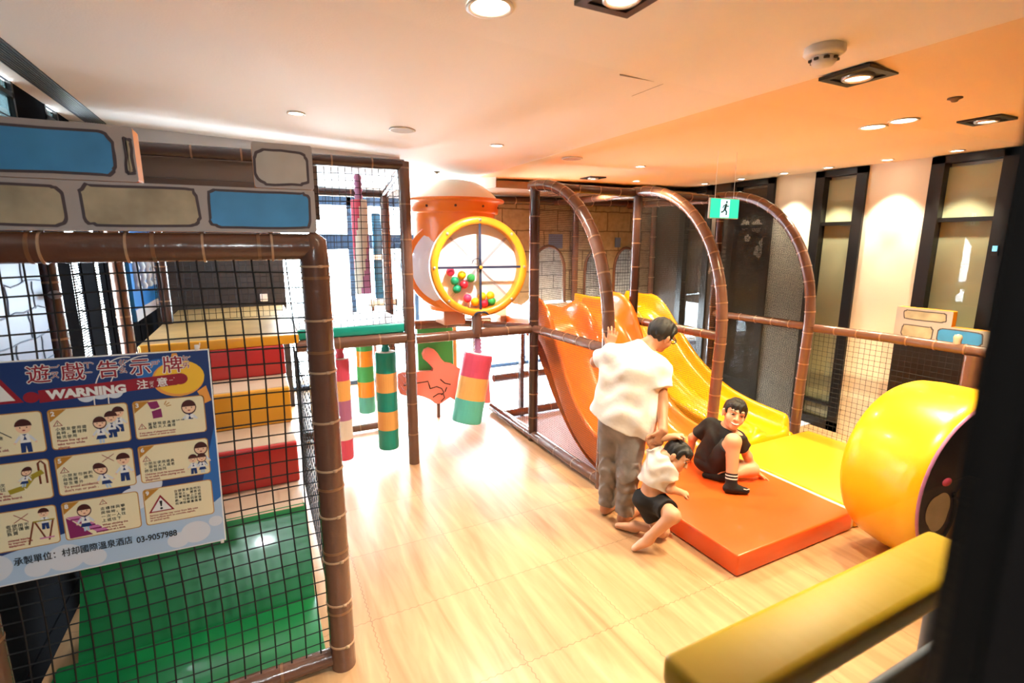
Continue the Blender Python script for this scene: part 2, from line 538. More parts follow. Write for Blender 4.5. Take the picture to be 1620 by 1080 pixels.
# back wall with glazing from floor to head
f = MB()
f.box(XL, XR, YB, YB + .12, 2.62, 3.0); f.box(XL, XL + 1.35, YB, YB + .12, 0, 2.62); f.box(5.3, XR, YB, YB + .12, 0, 2.62)
struct(f.build('wall_back', M_SOFFIT))
f = MB()
for x in (0.30, 1.20, 2.10, 3.0, 3.9, 4.7, 5.28):
    f.box(x - .03, x + .03, YB + .01, YB + .09, 0, 2.62)
f.box(.3, 5.3, YB + .01, YB + .09, 2.50, 2.62); f.box(.3, 5.3, YB + .01, YB + .09, 0, .06)
wb_ = f.build('window_4', M_WINBLUE); struct(wb_)
f = MB(); f.box(.3, 5.3, YB + .02, YB + .08, 1.92, 2.12); f.build('transom', M_WINBLUE, wb_)
f = MB(); f.box(.3, 5.3, YB + .045, YB + .05, .06, 2.5); f.build('pane', M_GLASS, wb_)

# right wall: cream panels, black window frames, roller blinds behind the glass
f = MB(); f.box(XR + .1, XR + .16, YF, YB, 0, 2.95)
for (y0, y1) in ((2.52, 3.05), (3.57, 4.05)):
    f.box(XR, XR + .1, y0, y1, 0, 2.95)
struct(f.build('wall_right', M_WALLCREAM))
def right_window(n, y0, y1, blind, midz=2.2, low=0.27, fw=0.10):
    w = MB()
    w.box(XR - .03, XR + .09, y0, y0 + fw, 0, 2.74); w.box(XR - .03, XR + .09, y1 - fw, y1, 0, 2.74)
    w.box(XR - .03, XR + .09, y0, y1, 2.68, 2.74); w.box(XR - .03, XR + .09, y0, y1, 0, 0.10)
    w.box(XR, XR + .06, y0, y1, midz - .018, midz + .018); w.box(XR, XR + .06, y0, y1, low - .018, low + .018)
    o = w.build('window_%d' % n, M_BLACKFRAME); struct(o)
    b = MB(); b.box(XR + .06, XR + .066, y0 + fw, y1 - fw, 0.1, 2.65); b.build('roller_blind', blind, o)
    g = MB(); g.box(XR + .03, XR + .035, y0 + fw, y1 - fw, 0.1, 2.68); g.build('pane', M_GLASS, o)
    return o
right_window(5, 1.93, 2.52, M_BLIND)
right_window(6, 3.05, 3.57, M_BLIND)
right_window(7, 4.05, 4.66, M_BROWNBLIND, fw=0.09)
right_window(8, 4.95, 5.5, M_BROWNBLIND)
f = MB(); f.box(XR, XR + .1, 4.66, 4.95, 0, 2.75); f.box(XR, XR + .1, 5.5, YB, 0, 2.75); f.box(XR, XR + .1, YF, 1.93, 0, 2.75)
struct(f.build('trim_2', M_BROWNBLIND), 'dark brown wall panels beside the black windows', 'wall panel')
f = MB(); f.box(XR - .045, XR - .03, 1.955, 2.0, 1.90, 1.985)
th = f.build('thermostat', M_BLACKPL); tag(th, 'small wall thermostat with a glowing blue screen on the black window frame', 'thermostat')
f = MB(); f.box(XR - .048, XR - .045, 1.962, 1.993, 1.935, 1.978)
f.build('screen', mat('blue_screen', rgb(60, 130, 170), .3, emit=(.15, .5, .8, 1), estr=1.2), th)

# corridor on this side of the viewing window (dark) and its glazed front
f = MB(); f.box(XL - .12, XR + .12, YF - .12, YF, 0, 3.0); struct(f.build('wall_corridor', M_DARKWALL))
JY0, JY1 = .08, .124
f = MB(); f.box(.345, XR, JY0, JY1, 0, 2.9); f.box(XL, .345, JY0, JY1, 2.72, 3.0)
struct(f.build('wall_front', M_BLACKFRAME))
f = MB(); f.box(XL, .345, .098, .104, 0.0, 2.72); wfr = f.build('window_9', M_PANE); struct(wfr, 'viewing glass the picture looks through', 'window')
# ---------------------------------------------------------------- play frames: padded tubes and nets
def padded(name, pts, r, parent, m=None, seam=0.3, ties=0, n=14):
    """a foam-sleeved tube with raised tape seams"""
    P = [Vector(p) for p in pts]
    b = MB(); b.tube(P, r, n)
    r = r[0] if isinstance(r, list) else r
    # tape bands along the length
    L = [0.0]
    for i in range(1, len(P)): L.append(L[-1] + (P[i] - P[i - 1]).length)
    def at(s):
        for i in range(1, len(P)):
            if s <= L[i] or i == len(P) - 1:
                t = (s - L[i - 1]) / max(1e-6, L[i] - L[i - 1])
                return P[i - 1].lerp(P[i], t), (P[i] - P[i - 1]).normalized()
    if seam:
        k = 1
        while k * seam < L[-1] - 0.04:
            c, t = at(k * seam)
            b.tube([c - t * .006, c + t * .006], r * 1.035, n, 1, True)
            k += 1
    o = b.build(name, [m or M_TUBE, M_TAPE], parent)
    for k in range(ties):
        s = L[-1] * (k + 0.6) / (ties + 0.2)
        c, t = at(s)
        q = MB(); q.tube([c - t * .004, c + t * .004], r * 1.07, n, 0, True)
        a = Vector((0, 0, 1)) if abs(t.z) < .8 else Vector((0.3, -1, 0)).normalized()
        q.rbox(-.008, .008, -.006, .006, -.006, .006, .002, 0, 1, Matrix.Translation(c + a * r * 1.06))
        q.build('cable_tie', M_TIE, o)
    return o

def net(parent, fn, u0, u1, v0, v1, cell, r, inside=None, wob=0.0, segs=1, ph=0.0):
    """knotted cord net on the patch fn(u, v); cords are solid"""
    b = MB()
    rnd = random.Random(int(u0 * 100 + v1 * 77 + cell * 1000))
    def pt(u, v):
        if wob:
            u2 = u + wob * math.sin(v * 5.1 + u * 2.3 + ph); v2 = v + wob * math.sin(u * 4.3 + v * 1.7 + ph)
            return fn(u2, v2)
        return fn(u, v)
    nu = max(1, int(round((u1 - u0) / cell))); nv = max(1, int(round((v1 - v0) / cell)))
    K = 40
    for i in range(nu + 1):
        u = u0 + (u1 - u0) * i / nu
        a, c = v0, v1
        if inside:
            ok = [v0 + (v1 - v0) * k / K for k in range(K + 1) if inside(u, v0 + (v1 - v0) * k / K)]
            if len(ok) < 2: continue
            a, c = ok[0], ok[-1]
        P = [pt(u, a + (c - a) * k / segs) for k in range(segs + 1)]
        b.tube(P, r, 4, 0, False, False)
    for i in range(nv + 1):
        v = v0 + (v1 - v0) * i / nv
        a, c = u0, u1
        if inside:
            ok = [u0 + (u1 - u0) * k / K for k in range(K + 1) if inside(u0 + (u1 - u0) * k / K, v)]
            if len(ok) < 2: continue
            a, c = ok[0], ok[-1]
        P = [pt(a + (c - a) * k / segs, v) for k in range(segs + 1)]
        b.tube(P, r, 4, 0, False, False)
    return b.build('net', M_NET, parent)

# near panel on the left: bar on a bent post with a wide-mesh net
fr = thing('climbing_frame', 'brown padded tube frame with black wide-mesh net at left, carrying the warning sign', 'play frame', (0.22, 2.25, 0))
arc = [(-1.0, 2.25, 1.985), (0.10, 2.25, 1.985)] + [(0.10 + .12 * math.sin(a), 2.25, 1.865 + .12 * math.cos(a)) for a in [0.3, .6, .9, 1.2]]
padded('top_bar', [(-1.0, 2.25, 1.985), (-.5, 2.25, 1.985), (0.205, 2.25, 1.985)], 0.052, fr, ties=5, seam=.34, n=20)
padded('post', [(0.22, 2.25, 0), (0.22, 2.25, 1.0), (0.22, 2.25, 1.93), (0.218, 2.25, 2.005), (0.20, 2.25, 2.035)], [.056, .056, .056, .054, .03], fr, ties=9, seam=.31, n=20)
padded('post', [(-.98, 2.25, 0), (-.98, 2.25, 2.0)], 0.052, fr, ties=0, n=14)
padded('bottom_rail', [(-.95, 2.27, .045), (0.19, 2.27, .045)], 0.042, fr, n=14)
net(fr, lambda u, v: (u, 2.262 + .012 * math.sin(v * 3.1), v), -.95, .18, .07, 1.95, .063, .0031, None, .008, 14)
net(fr, lambda u, v: (.212 , u, v), 2.3, 4.28, .07, 1.22, .08, .0022, None, .006, 6)

# parapet of printed foam on top of the bar
def rounded(u0, u1, v0, v1, r=.03, jit=.004, seed=1, n=5):
    rnd = random.Random(seed)
    P = []
    for (cx, cy, a0) in ((u1 - r, v1 - r, 0), (u0 + r, v1 - r, PI / 2), (u0 + r, v0 + r, PI), (u1 - r, v0 + r, 1.5 * PI)):
        for k in range(n + 1):
            a = a0 + PI / 2 * k / n
            P.append((cx + r * math.cos(a) + rnd.uniform(-jit, jit), cy + r * math.sin(a) + rnd.uniform(-jit, jit)))
    out = []
    for i in range(len(P)):
        a, b = P[i], P[(i + 1) % len(P)]
        out.append(a)
        d = math.hypot(b[0] - a[0], b[1] - a[1])
        if d > .08:
            for k in range(1, 4):
                out.append((a[0] + (b[0] - a[0]) * k / 4 + rnd.uniform(-jit, jit) * .6, a[1] + (b[1] - a[1]) * k / 4 + rnd.uniform(-jit, jit) * .6))
    return out

def parapet(name, label, loc, blocks, bricks, fn, depth, edge):
    t = thing(name, label, 'foam wall', loc)
    for (u0, u1, v0, v1) in blocks:
        b = MB()
        poly = rounded(u0, u1, v0, v1, .008, 0, 1, 2)
        b.prism(poly, fn, 0, depth, 0, 1)
        b.build('foam_block', [M_MORTAR, edge], t)
    for k, (u0, u1, v0, v1, m) in enumerate(bricks):
        b = MB()
        r = min(.035, (u1 - u0) * .3)
        o = rounded(u0 - .003, u1 + .003, v0 - .003, v1 + .003, r, .004, k + 3)
        b.prism(o, lambda u, v, d: fn(u, v, -.0012 + d), 0, .0012, 0)
        i_ = rounded(u0 + .006, u1 - .006, v0 + .006, v1 - .006, r * .9, .004, k + 3)
        b.prism(i_, lambda u, v, d: fn(u, v, -.0022 + d), 0, .0012, 1)
        b.build('printed_stone', [M_LINE, m], t)
    return t
fnp = lambda u, v, d: (u, 2.215 + d, v)
pp = parapet('castle_parapet', 'padded castle parapet printed with blue and grey stones on the brown bar at left', (-.3, 2.25, 2.04),
    [(-1.0, .235, 2.042, 2.205), (-1.0, -.335, 2.207, 2.388), (.025, .236, 2.207, 2.372)],
    [(-1.0, -.545, 2.058, 2.185, M_TAN), (-.505, -.165, 2.06, 2.195, M_TAN), (-.135, .215, 2.055, 2.195, M_STONEBLUE),
     (-1.0, -.395, 2.222, 2.365, M_STONEBLUE), (-.365, -.342, 2.235, 2.35, M_TAN), (.032, .22, 2.222, 2.345, M_STONEGREY)], fnp, .10, M_GOLDVINYL)

# deck tower behind: posts, beams, deck, stairs
tw = thing('play_tower', 'two-level brown padded play tower with deck and black net, left of the ball wheel', 'play frame', (1.18, 4.33, 0))
padded('post', [(1.165, 4.33, 0), (1.17, 4.33, 2.66)], .048, tw, seam=.29)
padded('post', [(-.845, 4.33, 0), (-.845, 4.33, 2.6)], .045, tw)
padded('post', [(1.235, 5.35, 0), (1.235, 5.35, 2.5)], .045, tw, M_TUBE)
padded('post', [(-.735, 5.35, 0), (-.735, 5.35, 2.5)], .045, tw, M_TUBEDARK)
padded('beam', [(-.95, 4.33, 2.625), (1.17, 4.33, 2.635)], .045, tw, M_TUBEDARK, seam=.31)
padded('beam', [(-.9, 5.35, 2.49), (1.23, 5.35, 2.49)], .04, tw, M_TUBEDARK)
padded('beam', [(1.175, 4.35, 2.63), (1.235, 5.33, 2.49)], .04, tw, M_TUBE)
padded('beam', [(.24, 4.33, 1.185), (1.13, 4.33, 1.185)], .05, tw, seam=.33)
padded('beam', [(1.175, 4.36, 1.22), (1.235, 5.33, 1.22)], .045, tw)
padded('beam', [(1.22, 4.33, 1.165), (2.40, 4.335, 1.165)], .045, tw, seam=.3)
padded('beam', [(1.26, 5.35, 1.13), (2.40, 5.35, 1.10)], .05, tw, seam=.3)
padded('beam', [(2.42, 4.36, 1.17), (1.9, 5.33, 1.13)], .04, tw)
padded('beam', [(1.80, 4.31, 1.17), (1.80, 4.31, 1.36)], .048, tw, seam=0)
padded('beam', [(.26, 5.35, .05), (1.2, 5.35, .05)], .04, tw)
b = MB(); b.rbox(.26, 1.19, 4.36, 5.36, 1.235, 1.30, .012, 0); b.build('deck', M_WHITEDECK, tw)
b = MB(); b.rbox(.26, 1.12, 4.315, 4.365, 1.235, 1.315, .012, 0); b.build('deck_edge', M_TEAL, tw)
b = MB(); b.rbox(-.78, .26, 4.23, 6.4, 1.23, 1.298, .012, 0); b.build('deck', M_WOODDECK, tw)
b = MB(); b.rbox(-.76, .25, 4.19, 4.235, 1.235, 1.308, .01, 0); b.build('deck_edge', M_AMBER, tw)
net(tw, lambda u, v: (u, 4.335, v), .27, 1.12, 1.32, 2.59, .052, .0026, None, .006, 8)
net(tw, lambda u, v: (1.205 + (u - 4.4) * .06, u, v), 4.38, 5.3, 1.27, 2.48, .052, .0026, None, .005, 6)
net(tw, lambda u, v: (u, 5.36, v), -.8, 1.19, 1.31, 2.45, .055, .0022, None, .005, 6)
net(tw, lambda u, v: (1.20 + (u - 4.4) * .06, u, v), 4.40, 5.3, .1, 1.16, .075, .0018, None, .01, 6)

b = MB(); b.rbox(-.93, .50, 4.42, 4.45, 2.20, 2.60, .01); b.rbox(-.93, .50, 4.405, 4.425, 2.18, 2.45, .006, 1); b.build('upper_sheet', [mat('taupe_vinyl_sheet', rgb(120, 102, 90), .3, bump=.1, bscale=4), mat('brown_vinyl_sheet', rgb(88, 68, 58), .3, bump=.1, bscale=4)], tw)
stairs = thing('soft_stairs', 'red, yellow and green padded stairs behind the black net at left', 'soft stairs', (-.28, 3.4, 0))
X0, X1 = -.915, .145
def riser(y, z0, z1, m):
    b = MB(); b.rbox(X0, X1, y, y + .06, z0, z1, .014, 0); b.build('riser', m, stairs)
def tread(y0, y1, z):
    b = MB(); b.rbox(X0, X1, y0, y1, z - .05, z, .012, 0); b.build('tread', M_BEIGE, stairs)
riser(3.40, .46, .735, M_RED); tread(3.42, 3.86, .74)
riser(3.80, .74, 1.0, M_AMBER); tread(3.82, 4.24, 1.005)
riser(4.185, 1.005, 1.235, M_RED)
tread(3.05, 3.44, .46)
b = MB()
rows = []
for (y, z) in ((2.78, .022), (2.79, .05), (3.03, .42), (3.05, .455), (3.08, .462)):
    rows.append([(X0, y, z), (X0 + .3, y - .008, z), (X1 - .3, y - .006, z), (X1, y, z)])
b.grid(rows, 0)
b.grid([[(X0, 2.78, .0), (X0, 3.08, .0), (X0, 3.08, .46)], [(X0, 2.78, .022), (X0, 2.95, .3), (X0, 3.05, .455)]], 0)
b.build('riser', M_GREEN, stairs)
b = MB(); b.rbox(-1.0, .15, 2.33, 2.80, .002, .03, .01); gm = b.build('floor_mat', M_GREEN)
tag(gm, 'green floor mat just inside the wide black net at left', 'mat')

# wall and panels at the back of the tower
b = MB(); b.box(-1.0, .30, 6.62, 6.66, 0, 2.66)
o = b.build('trim_3', mat('dark_taupe_panel', rgb(54, 46, 44), .8)); struct(o, 'dark taupe partition behind the play deck', 'partition')
b = MB(); b.rbox(.02, .10, 6.58, 6.62, 1.33, 1.42, .01); tag(b.build('wall_socket', M_WHITEPL), 'small white box low on the dark partition behind the deck', 'socket')
bp_ = thing('mural_panel', 'blue panel printed with white columns on the left side of the play deck', 'panel', (-.98, 5.9, 1.3))
b = MB(); b.box(-1.0, -.97, 5.42, 6.6, 1.32, 2.5); b.build('panel_board', mat('sky_blue_print', rgb(24, 112, 184), .45), bp_)
b = MB()
for k in range(4):
    y = 5.5 + k * .28
    P = []
    for i in range(13):
        t = i / 12; P.append((-.965, y + .07, 1.58 + t * .40))
    b.tube(P, [.036 + .012 * math.sin(t * 9) for t in [i / 4 for i in range(13)]], 10, 0)
b.box(-.97, -.965, 5.42, 6.6, 1.32, 1.42); b.box(-.97, -.965, 5.42, 6.6, 2.3, 2.34)
b.build('column_print', mat('pale_column_print', rgb(176, 180, 184), .6), bp_)
wp = thing('stone_panel', 'white foam panel outlined as stones, beside the brown post at far left', 'panel', (-.99, 3.2, 1.25))
b = MB(); b.rbox(-1.01, -.97, 2.6, 3.36, 1.25, 1.92, .012); b.build('panel_board', mat('blue_white_vinyl', rgb(138, 160, 192), .5), wp)
b = MB()
rnd = random.Random(4)
for k in range(6):
    z = 1.3 + k * .13
    b.tube([(-.968, 2.62 + i * .09, z + rnd.uniform(-.012, .012)) for i in range(9)], .0035, 4, 0, False)
    for q in (2.72 + (k % 2) * .2, 3.12 + (k % 2) * .1):
        b.tube([(-.968, q + rnd.uniform(-.01, .01), z + i * .032) for i in range(5)], .0035, 4, 0, False)
b.build('outline_print', mat('blue_grey_ink', rgb(110, 132, 160), .6), wp)
pk = thing('frame_post', 'brown padded post beside the white stone panel at far left', 'post', (-.98, 3.44, 0))
padded('sleeve', [(-.97, 3.46, 0), (-.97, 3.46, 1.95)], .045, pk, M_TUBEDARK)
b = MB(); b.ball((-.93, 3.37, 1.74), (.03, .026, .022)); b.build('end_cap', mat('grey_cap', rgb(120, 116, 118), .4), pk)
# ---------------------------------------------------------------- warning sign
sg = thing('warning_sign', 'blue warning board with cream rule panels hung on the net at left', 'sign', (-.56, 2.19, .82))
TH = math.radians(1.2)
def S(u, v, d=0.0):
    """board coordinates: u to the left is negative, v down is negative, d towards the reader"""
    return (-.184 + u * math.cos(TH) + v * math.sin(TH), 2.19 - d, 1.607 - u * math.sin(TH) + v * math.cos(TH))
SW, SH = .758, .792
W_ = lambda n, c, r=.5: mat('print_' + n, c, r)
P_WHITE = W_('white', rgb(238, 238, 236)); P_NAVY = W_('navy', rgb(20, 52, 112)); P_SKY = W_('sky', rgb(176, 204, 232)); P_BLUE = W_('blue', rgb(40, 108, 184))
P_CLOUD = W_('cloud', rgb(214, 222, 234)); P_CREAM = W_('cream', rgb(238, 228, 190)); P_GOLD = W_('gold', rgb(190, 132, 46)); P_RED = W_('red', rgb(150, 20, 40))
P_BLACK = W_('black', rgb(24, 22, 26)); P_SKIN = W_('skin', rgb(246, 206, 172)); P_HAIR = W_('hair', rgb(70, 24, 22)); P_YEL = W_('yellow', rgb(246, 196, 52)); P_APR = W_('apricot', rgb(236, 160, 70))
P_PURP = W_('purple', rgb(134, 34, 96)); P_LILAC = W_('lilac', rgb(208, 124, 178)); P_BROWN = W_('brown', rgb(122, 56, 30)); P_OLIVE = W_('olive', rgb(170, 150, 40))
SM = [P_WHITE, P_NAVY, P_SKY, P_BLUE, P_CLOUD, P_CREAM, P_GOLD, P_RED, P_BLACK, P_SKIN, P_HAIR, P_YEL, P_APR, P_PURP, P_LILAC, P_BROWN, P_OLIVE]
(WH, NV, SK, BL, CL, CR, GD, RD, BK, SN, HR, YL, AP, PU, LI, BR, OL) = range(17)
def flat(b, poly, d, m):
    b.add([S(u, v, d) for u, v in poly], [tuple(range(len(poly)))], m)
def disc(b, u, v, ru, rv, d, m, n=18, a0=0, a1=2 * PI):
    flat(b, [(u + ru * math.cos(a0 + (a1 - a0) * k / n), v + rv * math.sin(a0 + (a1 - a0) * k / n)) for k in range(n + (0 if a1 - a0 > 6.28 else 1))], d, m)
def line(b, pts, w, d, m):
    for (a, c) in zip(pts, pts[1:]):
        dx, dy = c[0] - a[0], c[1] - a[1]; l = math.hypot(dx, dy) or 1
        nx, ny = -dy / l * w / 2, dx / l * w / 2
        flat(b, [(a[0] + nx, a[1] + ny), (a[0] - nx, a[1] - ny), (c[0] - nx, c[1] - ny), (c[0] + nx, c[1] + ny)], d, m)
def write(b, s, u, v, size, d, m, bold=0.0, align='LEFT', wide=1.0, spacing=1.0, thick=0.0):
    vs, fs = text_mesh(s, size, bold, align, spacing, 1.0, wide)
    for sh in ((0, 0),) + (((-thick, 0, 1), (thick, 0, 2), (0, thick, 3), (0, -thick, 4)) if thick else ()):
        b.add([S(u + x + sh[0], v + y + sh[1], d + (.00002 * sh[2] if len(sh) > 2 else 0)) for x, y in vs], fs, m)
rr = lambda u0, u1, v0, v1, r=.012: rounded(u0, u1, v0, v1, r, 0, 1, 4)

b = MB()
b.prism([(0, 0), (-SW, 0), (-SW, -SH), (0, -SH)], lambda u, v, d: S(u, v, d), -.006, 0, WH)
b.build('board', SM, sg)
b = MB()
flat(b, [(-.004, -.004), (-SW, -.004), (-SW, -.70), (-.004, -.52)], .0004, NV)
flat(b, [(-.004, -.52), (-SW, -.70), (-SW, -SH + .004), (-.004, -SH + .004)], .0004, SK)
flat(b, [(-.004, -.30), (-.06, -.52), (-.03, -.62), (-.004, -.60)], .0005, BL)
CLOUDN = 0
for (u, v, r) in ((-.66, -.085, .03), (-.70, -.08, .036), (-.63, -.10, .022), (-.735, -.1, .04), (-.34, -.13, .03), (-.30, -.135, .025), (-.38, -.14, .025),
                  (-.03, -.70, .06), (-.10, -.73, .05), (-.16, -.75, .04), (-.50, -.73, .07), (-.58, -.75, .05), (-.42, -.75, .05), (-.70, -.72, .06), (-.24, -.50, .05), (-.28, -.55, .05)):
    r2 = min(r, SH + v - .006)
    if u + r > -.006: r2 = min(r2, -.006 - u)
    if u - r < -SW: r2 = min(r2, u + SW)
    kd_ = .00055 + .00002 * CLOUDN; CLOUDN += 1
    disc(b, u, v, r2, r2 * .9, kd_, CL, 20)
line(b, [(-.26 + .10 * math.cos(a), -.17 + .16 * math.sin(a)) for a in [1.4 + .12 * k for k in range(20)]], .0035, .0008, WH)
line(b, [(-.20 + .12 * math.cos(a), -.17 + .16 * math.sin(a)) for a in [1.5 + .12 * k for k in range(20)]], .0035, .0008, WH)
b.build('printed_sky', SM, sg)
# plain yellow star shape at the upper right
b = MB()
disc(b, -.105, -.105, .082, .068, .0009, AP, 24); disc(b, -.16, -.08, .07, .055, .00085, BL, 24)
disc(b, -.10, -.10, .078, .064, .0011, YL, 24)
flat(b, [(-.13, -.05), (-.09, -.055), (-.103, -.008), (-.118, -.008)], .001, AP)
flat(b, [(-.05, -.16), (-.02, -.14), (-.006, -.2), (-.03, -.21)], .001, AP)
b.build('printed_star', SM, sg)
# title, characters with their small phonetic signs, red on a white outline
ti = MB()
T = [('遊', -.531, 'ㄧㄡˊ'), ('戲', -.440, 'ㄒㄧˋ'), ('告', -.343, 'ㄍㄠˋ'), ('示', -.249, 'ㄕˋ'), ('牌', -.152, 'ㄆㄞˊ')]
for (c, u, ph) in T:
    v0 = -.074
    for (bo, d, m) in ((.07, .0014, WH), (.0, .0018, RD)):
        if bo:
            for q in range(10): write(ti, c, u + .0032 * math.cos(q * PI / 5), v0 + .0032 * math.sin(q * PI / 5), .066, d + q * .00002, m)
        else:
            write(ti, c, u, v0, .066, d, m, thick=.0007)
        for k, p in enumerate(ph):
            if p in 'ˊˋ':
                write(ti, p, u + .083, v0 + .028 if len(ph) == 3 else v0 + .02, .030, d, m, thick=.0016 if bo else .0003)
            else:
                write(ti, p, u + .062, v0 + (.034 - .026 * k if len(ph) == 3 else .02), .026, d, m, thick=.0016 if bo else .0003)
ti.build('title_lettering', SM, sg)
bn = MB()
flat(bn, [(-.505, -.106), (-.105, -.085), (-.11, -.128), (-.505, -.150)], .0012, RD)
disc(bn, -.525, -.128, .021, .019, .0012, RD, 22)
disc(bn, -.10, -.106, .024, .0215, .0013, RD, 22)
bn.build('banner', SM, sg)
wl = MB()
write(wl, 'WARNING', -.483, -.138, .040, .0018, WH, .0022, wide=1.12)
wl.build('banner_lettering', SM, sg); wl = MB()
write(wl, '注', -.234, -.129, .036, .0018, WH, 0, thick=.0006)
write(wl, 'ㄓ', -.196, -.116, .014, .0018, WH); write(wl, 'ㄨ', -.196, -.129, .014, .0018, WH); write(wl, 'ˋ', -.186, -.118, .016, .0018, WH)
write(wl, '意', -.174, -.126, .036, .0018, WH, 0, thick=.0006)
write(wl, 'ㄧ', -.137, -.114, .016, .0018, WH); write(wl, 'ˋ', -.122, -.112, .018, .0018, WH)
wl.build('banner_lettering', SM, sg)
tg = MB()
flat(tg, [(-.545, -.140), (-.775 + .02, -.140), (-.66, -.03 + .02)] if False else [(-.545, -.143), (-.70, -.143), (-.6225, -.010)], .0010, RD)
flat(tg, [(-.566, -.134), (-.679, -.134), (-.6225, -.034)], .0013, WH)
flat(tg, [(-.630, -.060), (-.615, -.060), (-.619, -.105), (-.626, -.105)], .0015, BK); disc(tg, -.6225, -.118, .007, .007, .0015, BK, 12)
tg.build('printed_triangle', SM, sg)

def child(b, u, v, s, kind='boy', face='front', lean=0.0, D=.0016):
    """little cartoon pupil: feet at (u, v), s high"""
    L = lambda x, y: (u + (x + lean * y) * s, v + y * s)
    def pl(pts, d, m): flat(b, [L(x, y) for x, y in pts], D + d, m)
    def el(x, y, rx, ry, d, m, n=16): flat(b, [L(x + rx * math.cos(2 * PI * k / n), y + ry * math.sin(2 * PI * k / n)) for k in range(n)], D + d, m)
    if kind == 'boy':
        pl([(-.11, .30), (.11, .30), (.12, .0), (.02, .0), (.0, .2), (-.02, .0), (-.12, .0)], 0, NV)
    else:
        pl([(-.07, .2), (-.01, .2), (-.015, .0), (-.07, .0)], 0, SK); pl([(.01, .2), (.07, .2), (.07, .0), (.015, .0)], 0, SK)
        pl([(-.09, .32), (.09, .32), (.15, .15), (-.15, .15)], .0001, NV)
    pl([(-.11, .28), (.11, .28), (.09, .53), (-.09, .53)], .0002, WH)
    pl([(-.11, .5), (-.09, .42), (-.2, .27), (-.24, .31)], .0002, CL); pl([(.11, .5), (.09, .42), (.2, .27), (.24, .31)], .0002, CL)
    el(-.22, .28, .03, .03, .0003, SN, 8); el(.22, .28, .03, .03, .0003, SN, 8)
    pl([(-.05, .52), (.05, .52), (.0, .47)], .0004, NV); pl([(-.04, .36), (.04, .36), (.0, .48)], .0004, NV)
    if kind != 'boy': el(0, .72, .19, .22, .0003, HR)
    el(0, .72, .165, .175, .0005, SN)
    n = 12
    flat(b, [L(.18 * math.cos(PI * k / n), .75 + .20 * math.sin(PI * k / n)) for k in range(n + 1)], D + .0007, HR)
    el(-.07, .71, .014, .02, .0008, BK, 8); el(.07, .71, .014, .02, .0008, BK, 8)
    el(0, .63, .035, .018, .0008, RD, 8)
def caution(b, u, v, s, D=.0016):
    flat(b, [(u - s * .6, v), (u + s * .6, v), (u, v + s)], D, RD)
    flat(b, [(u - s * .44, v + s * .1), (u + s * .44, v + s * .1), (u, v + s * .82)], D + .0002, P_ if False else CR)
    flat(b, [(u - s * .06, v + s * .62), (u + s * .06, v + s * .62), (u + s * .03, v + s * .32), (u - s * .03, v + s * .32)], D + .0004, BK)
    disc(b, u, v + s * .2, s * .05, s * .05, D + .0004, BK, 8)
def cross(b, u, v, s, D=.0022):
    line(b, [(u - s, v - s * .7), (u + s, v + s * .7)], s * .12, D, RD); line(b, [(u - s * .9, v + s * .8), (u + s * .9, v - s * .8)], s * .12, D, RD)

PANELS = []
for r in range(3):
    for c in range(3):
        u1 = -.030 - (2 - c) * .2375 - r * .0005
        v1 = -.176 - r * .172
        PANELS.append((u1 - .224, u1, v1 - .147, v1))
ZH = {2: ['小朋友使用遊', '具時，要排隊', '輪流使用'], 3: ['當發現遊具壞掉時，要', '通知大人處理'], 5: ['小朋友勿奔跑', '與推擠，避免', '發生意外'],
      6: ['小朋友使用遊具', '，要有大人或老', '師全程陪同'], 8: ['走樓梯與攀', '爬梯時，要', '一次一人往', '上或往下'],
      9: ['在硬質表面例如', '混凝土、瀝青或', '夯實地面上之遊', '戲，可能因墜落', '而導致嚴重傷害'], 1: ['3-12歲', '用'], 4: ['一次', '上往'], 7: ['者使用不', '成的傷害', '負責']}
EN = {2: ['Please line up and', 'take turns while', 'playing.'], 3: ['If any piece of playground equipment is', 'broken, inform an adult as soon as possible.'],
      5: ['To avoid accidents,', "don't run or push ."], 6: ['Children must be accompanied', 'by an adult while playing on the', 'playground.'],
      8: ['When climbing the', 'stairs, only one', 'person at a time.'], 9: ['Serious injuries may occur from falls onto', 'hard surfaces such as concrete, asphalt,', 'or packed earth.'],
      1: ['only for', '2 years old.'], 4: ['slide .', 'at a time.', 'the slide board.'], 7: ['cidental injuries', 'by improper use', 'equipment.']}
